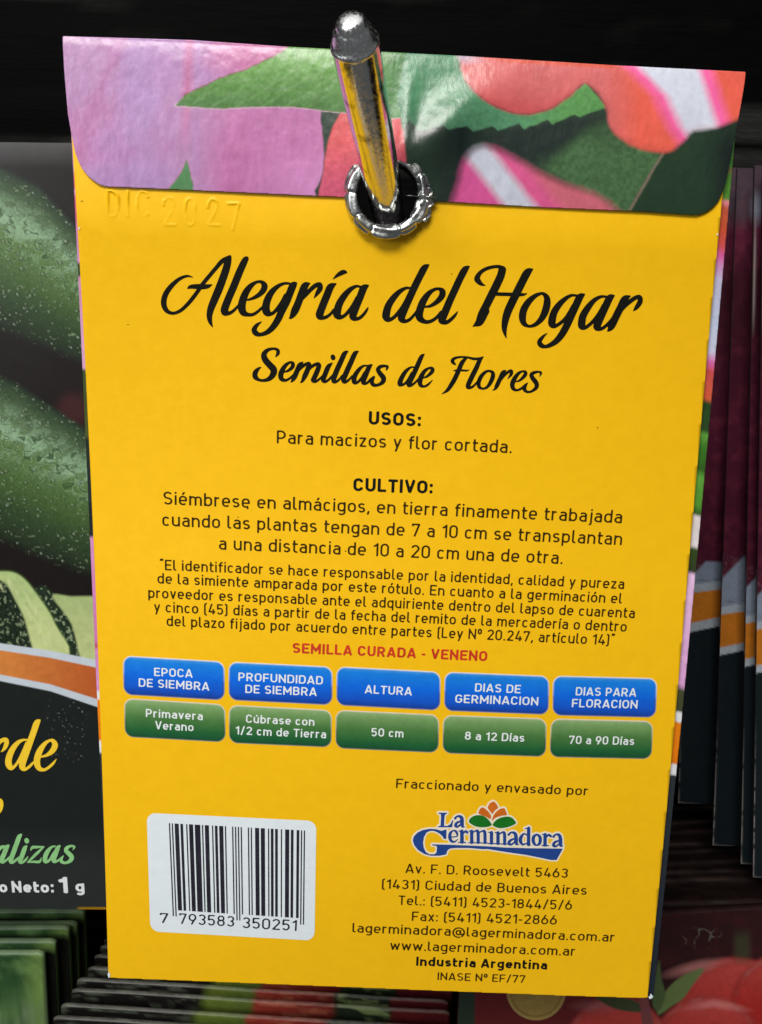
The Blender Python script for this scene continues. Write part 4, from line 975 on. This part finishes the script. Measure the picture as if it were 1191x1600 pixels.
# stations: fine where it shows
uu = np.concatenate([np.linspace(0, .74, 14)[:-1], np.linspace(.74, 1, 190)])
vv = np.linspace(0, 1, 900)
drops = [(rng.uniform(-5, 150), rng.uniform(300, 900), rng.uniform(1.2, 4.2), rng.uniform(0, 3.1)) for _ in range(260)]
def paint_courg(X, Y, s, t):
    n2 = fbm(X, Y, 7, 21); n3 = fbm(X, Y, 22, 22); nf = fbm(X, Y, 2.6, 23)
    bgc = np.tile(lin(27, 22, 21), (len(X), 1)); bgc = mixc(bgc, lin(84, 84, 84), np.clip((262 - Y) / 40, 0, 1) * .8)  # grey sheen of the bag top painted into the colour
    bgc = mixc(bgc, lin(70, 34, 36), sstep(np.hypot((X - 115) / 25, (Y - 640) / 25) - 1, .8) * .7)
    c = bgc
    def cyl(y_hi, y_lo, seed):
        k = np.clip((Y - y_hi) / (y_lo - y_hi), 0, 1)
        tab = [0, .12, .3, .42, .62, .8, 1]
        cc = np.array([lin(*q) for q in ((40,56,42),(70,92,62),(110,138,98),(98,128,74),(76,104,56),(54,76,46),(36,46,34))])
        col = np.stack([np.interp(k, tab, cc[:, i]) for i in range(3)], -1)
        sh = np.clip(1 - np.abs(k - .32) / .2, 0, 1) * np.clip((fbm(X + Y * .3, Y * 1.4, 16, seed) - .46) * 14, 0, 1)
        col = mixc(col, lin(150, 186, 148), sh * .8)
        wx = X + 7 * fbm(X, Y, 13, seed + 8); wy = Y + 7 * fbm(X, Y, 12, seed + 9)
        cn = np.abs(((fbm(wx - wy * .3, wy * 1.5, 24, seed + 3, 2) * 5) % 1) - .5)
        zone = np.clip(1.25 - np.abs(k - .36) / .22, 0, 1)
        col = mixc(col, lin(44, 72, 46), sstep(cn - .06, .07) * zone * .8); col = mixc(col, lin(168, 198, 164), sstep(np.abs(cn - .17) - .03, .06) * zone * .5)
        col = col * .80 * (.72 + .56 * nf)[:, None]
        fl = np.clip((fbm(X, Y * 1.3, 4.5, seed + 5, 2) - .74) * 8, 0, 1)
        col = mixc(col, lin(136, 156, 120), fl * .6)
        return col, sstep(y_hi - Y, 10) * sstep(Y - y_lo, 14)
    hi1 = np.interp(X, [-60, 0, 60, 115, 140], [225, 262, 292, 350, 392]); lo1 = np.interp(X, [-60, 0, 80, 130], [495, 512, 545, 566])
    col, m = cyl(hi1, lo1, 71); c = mixc(c, col, m)
    hi2 = np.interp(X, [-60, 0, 20, 60, 100, 130], [570, 588, 596, 622, 648, 668]); lo2 = np.interp(X, [-60, 0, 60, 137], [820, 842, 868, 896])
    col, m = cyl(hi2, lo2, 81); c = mixc(c, col, m)
    for dx, dy, r, an in drops:
        w = np.nonzero((np.abs(X - dx) < r * 2.4) & (np.abs(Y - dy) < r * 2.4))[0]
        if len(w) == 0: continue
        hi = hi1 if dy < 570 else hi2; lo = lo1 if dy < 570 else lo2
        w = w[(Y[w] > hi[w]) & (Y[w] < lo[w])]
        d = np.hypot((X[w] - dx), (Y[w] - dy) * (1.2 + .4 * math.sin(an))) / r
        c[w] = mixc(c[w], c[w] * .62, sstep(d - 1.25, .5))
        c[w] = mixc(c[w], c[w] * 1.25 + .02, sstep(d - .8, .4))
        d2 = np.hypot(X[w] - dx + r * .3, Y[w] - dy + r * .3) / r
        c[w] = mixc(c[w], lin(176, 196, 170), sstep(d2 - .3, .4) * .6)
    # slices
    P = [(-60,900),(0,893),(32,900),(62,935),(86,975),(100,1030),(-60,1040)]
    sl = mixc(np.tile(lin(172, 192, 128), (len(X), 1)), lin(192, 204, 140), np.clip((Y - 930) / 60, 0, 1)) * (.88 + .24 * n2)[:, None]
    skin = np.tile(lin(34, 48, 34), (len(X), 1)) * (.3 + 1.4 * nf)[:, None]; skin = mixc(skin, lin(150, 168, 130), np.clip((fbm(X, Y, 4, 95, 2) - .62) * 9, 0, 1) * .7)
    P2 = [(82,932),(110,932),(200,945),(200,1060),(136,1050),(112,975)]
    c = mixc(c, skin, soft(X, Y, [(60,915),(84,928),(106,958),(128,995),(142,1050),(90,1060),(50,960)], 4, 4))
    c = mixc(c, sl * .9, soft(X, Y, P2, 4, 4))
    c = mixc(c, lin(64, 92, 46), sstep(np.abs(sd_poly(X, Y, catmull(P, 5, True))) - 2, 4))
    c = mixc(c, sl, soft(X, Y, P, 3))
    c = mixc(c, skin * .8, soft(X, Y, [(-60,900),(0,906),(24,938),(42,980),(44,1040),(-60,1050)], 4, 4))
    c = mixc(c, lin(206, 214, 160), np.clip((fbm(X - Y * .4, Y * .3, 5, 96, 2) - .62) * 6, 0, 1) * sstep(np.abs(sd_poly(X, Y, P)) - 30, 8) * sstep(sd_poly(X, Y, P) + 8, 8) * .6)
    # curved bands
    xk = [-60, 0, 79, 150, 190]
    y0 = np.interp(X, xk, [999,1005,1017,1031,1039]); y1 = np.interp(X, xk, [1009,1016,1028,1043,1051]); y2 = np.interp(X, xk, [1043,1054,1069.5,1092,1105]); y3 = np.interp(X, xk, [1052,1064,1080,1104,1118])
    wht = lin(196, 206, 216)
    c = mixc(c, wht, sstep(y0 - Y, 1.6)); 
    orc = mixc(np.tile(lin(208, 130, 62), (len(X), 1)), lin(188, 92, 44), np.clip(X / 150, 0, 1)) * (.92 + .16 * n2)[:, None]
    c = mixc(c, orc, sstep(y1 - Y, 1.6)); c = mixc(c, wht, sstep(y2 - Y, 1.6))
    blk = mixc(np.tile(lin(29, 34, 33), (len(X), 1)), lin(42, 46, 44), np.clip((Y - 1290) / 60, 0, 1))
    blk = mixc(blk, lin(120, 124, 122), np.clip((fbm(X, Y, 2.8, 91, 2) - .80) * 12, 0, 1) * sstep(np.abs(X - 105) - 30, 10) * sstep(np.abs(Y - 1140) - 45, 20))
    c = mixc(c, blk, sstep(y3 - Y, 1.6))
    c = mixc(c, lin(150, 110, 20), sstep(1417.6 - Y, .8) * sstep(122 - X, 6))
    return np.clip(c, .003, 1)
Srev = np.concatenate([np.linspace(0, .735, 12)[:-1], np.linspace(.735, 1, 190)])
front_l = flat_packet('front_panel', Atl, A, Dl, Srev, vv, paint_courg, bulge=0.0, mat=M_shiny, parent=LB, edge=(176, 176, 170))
def on_left(X, Y, lift=0.0): return on_plane(X, Y, dL - .006 - lift)
brushwork('script_lettering', [RDE], 0.8, M_titley, front_l, place=on_left, lift=.01)
brushwork('script_lettering', [OO], 0.8, M_titley, front_l, place=on_left, lift=.01)
brushwork('script_lettering', [ALI], 0.6, M_titleg, front_l, place=on_left, lift=.01)
for a in (('Pes', -37, 1393.6, -5.0, 1394.2, 17.2), ('o', -0.5, 1394.3, 11.8, 1394.5, 17.2), ('Neto:', 19, 1394.4, 84.6, 1395, 17.2), ('1', 92.6, 1395, 106.4, 1395.2, 24), ('g', 118.4, 1393.6, 132.2, 1393.8, 17.6)):
    TL(*a, M_white, front_l, .2, name='weight_lettering', place=on_left, lift=.01)

# --- beetroot packets hung one in front of another at the right
def beet(tl, bl, d, ybk, label, kside):
    """ybk: where the picture ends, grey ends, white, orange, white, black starts (at the left edge)"""
    A = on_plane(*tl, d); D_ = on_plane(*bl, d)
    B = on_plane(tl[0] + 200, tl[1] + 9, d); e = (B - A) / np.linalg.norm(B - A); B = A + e * 9
    o = thing('seed_packet', tuple(D_), label, 'seed packet', 'beetroot seed packets hung one in front of another')
    g0, w0, o0, w1, k0 = ybk
    def pt(X, Y, s, t):
        n = fbm(X, Y, 14, 24); nf = fbm(X, Y, 3, 25); k = X - np.interp(Y, [tl[1], bl[1]], [tl[0], bl[0]])
        c = mixc(np.tile(lin(76, 26, 46), (len(X), 1)), lin(108, 42, 60), np.clip((n - .45) * 3, 0, 1) * .6)
        c = mixc(c, lin(62, 62, 68), np.clip((345 + 30 * n - Y) / 30, 0, 1) * .7)  # grey shine near the top, painted in
        c = mixc(c, lin(40, 14, 20), np.clip((Y - 380) / 60, 0, 1) * np.clip((700 - Y) / 200, 0, 1) * .7)
        c = mixc(c, lin(150, 160, 176), sstep(np.hypot((X - 1182) * 1.6, (Y - 326) * .6) - 12, 16) * .4)  # pale highlight painted onto the laminated face
        c = mixc(c, lin(112, 78, 82), sstep(np.abs(Y - g0 + 18) - 10, 12) * np.clip((nf - .5) * 5, 0, 1) * .6)
        gl = g0 + 6 - 1.05 * k + np.clip(k - 32, 0, 99) * 1.1
        c = mixc(c, lin(134, 146, 166), sstep(gl - Y, 4))
        dk = -0.13 * k
        c = mixc(c, lin(60, 66, 74), sstep(np.abs(Y - (w0 - 7 - .05 * k)) - .6, 1.4) * .6)
        c = mixc(c, lin(168, 178, 190), sstep(w0 + dk - Y, 1.6)); c = mixc(c, lin(200, 120, 36), sstep(o0 + dk - Y, 1.6))
        c = mixc(c, lin(172, 180, 190), sstep(w1 + 1.6 * dk - Y, 1.6)); c = mixc(c, lin(24, 32, 36), sstep(k0 + 1.6 * dk - Y, 1.6))
        c = c * (.85 + .3 * nf)[:, None]
        wear_shine = sstep(k - 1.4, 1.6) * np.clip((Y - 1120) / 160, 0, 1) * np.clip((fbm(X, Y, 9, 97) - .30) * 5, 0, 1) + sstep(np.abs(k - 3) - 1.2, 2) * sstep(np.abs(Y - 430) - 70, 60) * (kside > 1) * .9  # worn lower left edge, plus a painted highlight streak higher up
        c = mixc(c, lin(166, 160, 156), np.clip(wear_shine, 0, 1) * .85)
        c = mixc(c, lin(120, 112, 106), sstep(bl[1] - 2.4 + .12 * k - Y, 1.2) * .6)
        return np.clip(c, .003, 1)
    flat_packet('front_panel', A, B, D_, np.concatenate([np.linspace(0, .13, 40), np.linspace(.16, 1, 14)]), np.linspace(0, 1, 420), pt, thick=.09, bulge=0.05, mat=M_shiny, parent=o, edge=(74, 66, 64))
    return o
beet((1090,259), (1060,1255), 6.9, (905,915,928,976,990), 'rearmost hanging beetroot packet, orange band right beside the yellow packet edge', 0)
beet((1153,262), (1114,1321), 6.1, (897,948,960,1012,1024), 'beetroot packet second from the back of the hanging row, widest strip showing', 1)
beet((1180,258), (1158,1350), 5.4, (912,962,974,1030,1042), 'beetroot packet third from the back, only a thin strip of it showing', 2)
beet((1194,254), (1177,1371), 4.9, (925,972,984,1040,1052), 'frontmost beetroot packet, cut off by the right edge of the photo', 3)

# --- packets in the row below, seen over their folded tops
def topped(tl, tr, z, paint, label, group, thick=.20, mat=None, slump=0.0, nS=110):
    Y0 = at_depth(*tl, z)[1]
    A = on_plane(*tl, Y0); B = on_plane(*tr, Y0)
    S = np.linspace(0, 1, nS); e = B - A
    h = thick / 2
    prof = [(-.5, thick)] + [(h * math.sin(a) - h, h + h * math.cos(a)) for a in np.linspace(0, math.pi, 9)] + [(-h - q, 0.0 - .03 * min(q, 1)) for q in (.05, .12, .22, .34, .5, .7, 1, 1.5, 2.2, 3.4, 5, 8, 13.9)]
    V = []; cs = []
    for k, s in enumerate(S):
        wav = .02 * (vnoise(np.array(s * 6), np.array(z * 3.1), 55) - .5) + slump * math.sin(s * 3.1)
        cut = 0.05 * (1 - min(1, s / .012)) + 0.05 * (1 - min(1, (1 - s) / .012))
        for q, (dz, dy) in enumerate(prof):
            V.append(A + e * s + np.array([0, dy + wav, dz - cut + wav * .5])); cs.append((s, -dz))
    V = np.array(V); cs = np.array(cs); n = len(prof)
    c = paint(cs[:, 0], cs[:, 1], V)
    Fc = [[i*n + j, i*n + j+1, (i+1)*n + j+1, (i+1)*n + j] for i in range(nS-1) for j in range(n-1)]
    Fc += [list(range(n))[::-1], [(nS-1)*n + j for j in range(n)]]
    ob = mesh_obj('seed_packet', V, Fc, mat or M_shiny, None, c, smooth=True)
    # keep the end caps crisp
    return tag(ob, label, 'seed packet', group)
def paint_salad(seed):
    def f(s, d, V):
        w = s + .012 * (fbm(s * 100, d * 60, 6, seed) - .5)
        n = fbm(s * 500, d * 300, 22, seed + 1); nf = fbm(s * 500, d * 400, 6, seed + 2)
        k = [0, .33, .36, .47, .485, .68, .70, .84, .85, 1]
        cc = np.array([lin(*q) for q in ((24,22,21),(27,24,23),(98,116,46),(92,110,48),(150,56,44),(132,44,40),(38,48,34),(36,46,34),(96,30,32),(82,26,28))])
        c = np.stack([np.interp(w, k, cc[:, i]) for i in range(3)], -1)
        c = mixc(c, lin(84, 92, 78), np.clip((n - .54) * 7, 0, 1) * ((w < .33)) * .7)
        c = mixc(c, lin(122, 138, 88), np.clip((n - .52) * 8, 0, 1) * ((w > .70) & (w < .84)))
        c = mixc(c, lin(200, 120, 90), np.clip((n - .55) * 6, 0, 1) * ((w > .48) & (w < .69)) * .5)
        c = c * (.75 + .5 * nf)[:, None]
        c = mixc(c, lin(160, 158, 148), sstep(np.abs(d - .01) - .012, .02) * .5 * (.2 + nf)); c = c * (1 - .6 * np.clip((d - .22) / .1, 0, 1))[:, None]  # highlight along the fold and dark gap below it, both painted
        return np.clip(c, .003, 1)
    return f
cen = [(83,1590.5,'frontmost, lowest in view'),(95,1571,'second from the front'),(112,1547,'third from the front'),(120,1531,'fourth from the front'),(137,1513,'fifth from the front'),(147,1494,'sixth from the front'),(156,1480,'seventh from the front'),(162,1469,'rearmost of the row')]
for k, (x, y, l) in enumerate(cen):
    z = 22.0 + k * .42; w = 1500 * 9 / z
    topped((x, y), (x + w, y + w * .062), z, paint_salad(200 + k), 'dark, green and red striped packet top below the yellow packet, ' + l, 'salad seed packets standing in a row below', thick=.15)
def paint_green(seed):
    def f(s, d, V):
        n = fbm(s * 500, d * 120, 30, seed); nf = fbm(s * 500, d * 300, 7, seed + 1)
        c = mixc(np.tile(lin(44, 76, 42), (len(s), 1)), lin(92, 126, 74), np.clip((n - .42) * 4, 0, 1))
        c = mixc(c, lin(112, 140, 72), np.clip((s - .94) / .04, 0, 1) * .7)
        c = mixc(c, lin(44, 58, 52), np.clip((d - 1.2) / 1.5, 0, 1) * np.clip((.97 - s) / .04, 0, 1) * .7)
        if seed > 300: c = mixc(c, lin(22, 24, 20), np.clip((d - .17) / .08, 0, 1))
        c = mixc(c, lin(120, 132, 110), sstep(np.abs(fbm(s * 400, d * 60, 28, seed + 4) - .5) - .02, .03) * np.clip((d - .8), 0, 1) * .6 * (seed == 300))
        c = c * (.7 + .6 * nf)[:, None]
        return np.clip(mixc(c, lin(150, 170, 140), sstep(np.abs(d - .02) - .03, .03) * .4), .003, 1)
    return f
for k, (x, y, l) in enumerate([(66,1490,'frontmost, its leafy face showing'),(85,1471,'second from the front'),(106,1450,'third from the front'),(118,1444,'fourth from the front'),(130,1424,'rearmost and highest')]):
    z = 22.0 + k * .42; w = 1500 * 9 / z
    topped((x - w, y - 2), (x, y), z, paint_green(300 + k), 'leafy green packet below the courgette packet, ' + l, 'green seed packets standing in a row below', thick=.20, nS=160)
# --- tomato packet, front face showing
def paint_tomato(X, Y, s, t):
    n = fbm(X, Y, 16, 27); nf = fbm(X, Y, 4, 28)
    c = mixc(np.tile(lin(46, 22, 23), (len(X), 1)), lin(64, 27, 29), np.clip((n - .4) * 3, 0, 1) * .6)
    c = mixc(c, lin(110, 36, 38), sstep(X - 1000, 20) * .7)
    def tom(cx, cy, rx, ry, c):
        d = np.hypot((X - cx) / rx, (Y - cy) / ry)
        k = np.clip((Y - cy + ry) / (2 * ry), 0, 1)
        tc = mixc(np.tile(lin(198, 78, 72), (len(X), 1)), lin(176, 44, 40), np.clip(k * 2.2, 0, 1)) * (.9 + .2 * nf)[:, None]
        tc = mixc(tc, lin(196, 118, 112), sstep(np.abs(d - .94) - .015, .09) * sstep(Y - cy + 20, 60) * np.clip((n - .3) * 2.4, 0, 1) * .8); tc = tc * .78 * (0.72 + .28 * np.clip((1.0 - d) * 6, 0, 1))[:, None]
        return mixc(c, tc, sstep((d - 1) * rx, 7))
    c = tom(1150, 1600, 96, 104, c)
    c = mixc(c, lin(200, 130, 126), sstep(np.hypot((X - 1085) / 60, (Y - 1512 - (X - 1085) * -.25) / 13) - .6, .8) * .55 * sstep(1496 - Y, 10))
    c = mixc(c, lin(120, 52, 54), sstep(np.abs(np.hypot((X-1122)/32, (Y-1535)/26) - 1) - .03, .06) * .25)
    c = tom(1230, 1580, 90, 92, c)
    c = tom(1105, 1648, 90, 92, c); c = tom(965, 1660, 90, 102, c)
    c = mixc(c, lin(204, 130, 126), sstep(np.hypot((X - 1120) / 62, (Y - 1568 - np.abs(X - 1115) * .18) / 9) - .6, .8) * .55)
    c = mixc(c, lin(150, 90, 92), sstep(np.hypot((X - 930) / 50, (Y - 1572) / 14) - .5, .9) * .6)
    c = mixc(c, lin(96, 112, 66) * 1.0, soft(X, Y, [(1028,1586),(1036,1556),(1062,1528),(1100,1513),(1082,1540),(1068,1560),(1050,1572)], 3, 4))
    c = mixc(c, lin(72, 88, 54), soft(X, Y, [(1022,1540),(1030,1500),(1034,1530),(1040,1556),(1030,1580),(1020,1570)], 3, 4))
    c = mixc(c, lin(60, 68, 44), soft(X, Y, [(930,1556),(980,1560),(1010,1575),(1000,1582),(960,1576)], 3, 4))
    c = mixc(c, lin(112, 62, 64), soft(X, Y, [(998,1555),(1012,1555),(1026,1620),(1006,1620)], 3, 0))
    c = mixc(c, lin(112, 108, 100), sstep(np.abs(fbm(X, Y, 20, 29, 2) - .5) - .02, .03) * sstep(np.hypot((X - 1098) / 30, (Y - 1466) / 16) - 1, .4) * .7)
    c = mixc(c, lin(62, 66, 46), sstep(np.abs(X - 1160) - 12, 10) * sstep(np.abs(Y - 1480) - 22, 20) * .6)
    d = np.hypot(X - 838, Y - 1548)
    gd = np.tile(lin(150, 124, 66), (len(X), 1)) * (.8 + .4 * nf)[:, None]
    c = mixc(c, gd, sstep(d - 46, 2)); c = mixc(c, lin(120, 92, 44), sstep(np.abs(d - 40) - .8, 1.6)); c = mixc(c, lin(176, 152, 96), sstep(np.abs(d - 45) - .8, 1.6))
    c = mixc(c, lin(44, 54, 44), sstep(X - 742, 3)); 
    return np.clip(c, .003, 1)
zt = 20.5
Yt = at_depth(740, 1446, zt)[1]
A = on_plane(724, 1447, Yt); B = on_plane(1360, 1412, Yt); dn = np.array([0.02, 0, -13.9])
TO = thing('seed_packet', tuple(A + dn), 'tomato seed packet with red tomatoes and a round gold seal, at the lower right', 'seed packet')
flat_packet('front_panel', A, B, A + dn, np.linspace(0, 1, 330), np.concatenate([np.linspace(0, .22, 130), np.linspace(.25, 1, 12)]), paint_tomato, thick=.22, bulge=0.10, mat=M_shiny, parent=TO, edge=(60, 40, 40))
def paint_dark(seed):
    def f(s, d, V):
        n = fbm(s * 500, d * 200, 24, seed); nf = fbm(s * 500, d * 400, 6, seed + 1)
        c = mixc(np.tile(lin(30, 20, 19), (len(s), 1)), lin(52, 34, 32), np.clip((n - .45) * 4, 0, 1) * .7) * (.8 + .4 * nf)[:, None]
        return np.clip(mixc(c * .6, lin(70, 56, 52), sstep(np.abs(d - .03) - .02, .03) * np.clip((fbm(s * 400, d * 4, 40, seed + 7) - .45) * 4, 0, 1) * .5), .002, 1)  # broken highlight line painted along the fold
    return f
rows = [(1412, 'just behind the tomato packet'), (1376, 'second behind the tomato packet'), (1362, 'third behind the tomato packet'), (1347, 'fourth behind the tomato packet'), (1329, 'fifth behind the tomato packet'), (1317, 'sixth behind the tomato packet'), (1298, 'seventh behind the tomato packet'), (1283, 'eighth behind the tomato packet'), (1261, 'rearmost, under the beetroot packets')]
for k, (y, l) in enumerate(rows):
    z = 21.2 + k * .5; w = 1500 * 9 / z; x0 = 745 + k * 7
    topped((x0, y + 6 + k), (x0 + w, y - 8), z, paint_dark(400 + k), 'dark maroon packet showing only its folded top, ' + l, 'dark seed packets behind the tomato packet', thick=.22, nS=70, mat=M_dull)

# ------------------------------------------------------------------ black display board behind everything
M_board = paper('black_board', attr=True, rough=0.55, vary=0.4, bump=0.35, bscale=1.1, spec=0.02, stretch=(.3, 1, 2.6))
V = []; nx, nz = 420, 560
for i in range(nx + 1):
    for j in range(nz + 1):
        X = -70 + 140 * i / nx; Z = -60 + 120 * j / nz
        V.append((X, BOARD_Y, Z))
Fc = [[i*(nz+1) + j, (i+1)*(nz+1) + j, (i+1)*(nz+1) + j+1, i*(nz+1) + j+1] for i in range(nx) for j in range(nz)]
V = np.array(V, float); V[:, 1] += .05 * vnoise(V[:, 0] * .3, V[:, 2] * 1.7, 77)
st = np.clip((fbm(V[:, 0] * .22, V[:, 2] * 2.4, 1.0, 78, 3) - .60) * 8, 0, 1) * np.clip((fbm(V[:, 0], V[:, 2], 3.0, 79, 2) - .42) * 5, 0, 1)  # faint gloss streaks put into the board colour
bc = mixc(np.tile(lin(5, 5, 5), (len(V), 1)), lin(48, 48, 46), st * .7)
bc = np.concatenate([bc, np.tile(lin(5, 5, 5), (4, 1))]); V = V.tolist()
n0 = len(V)
V += [(-70, BOARD_Y + 1, -60), (70, BOARD_Y + 1, -60), (70, BOARD_Y + 1, 60), (-70, BOARD_Y + 1, 60)]
Fc.append([n0, n0 + 3, n0 + 2, n0 + 1])
bd = mesh_obj('wall', V, Fc, M_board, cols=bc, smooth=True)
bd['kind'] = 'structure'
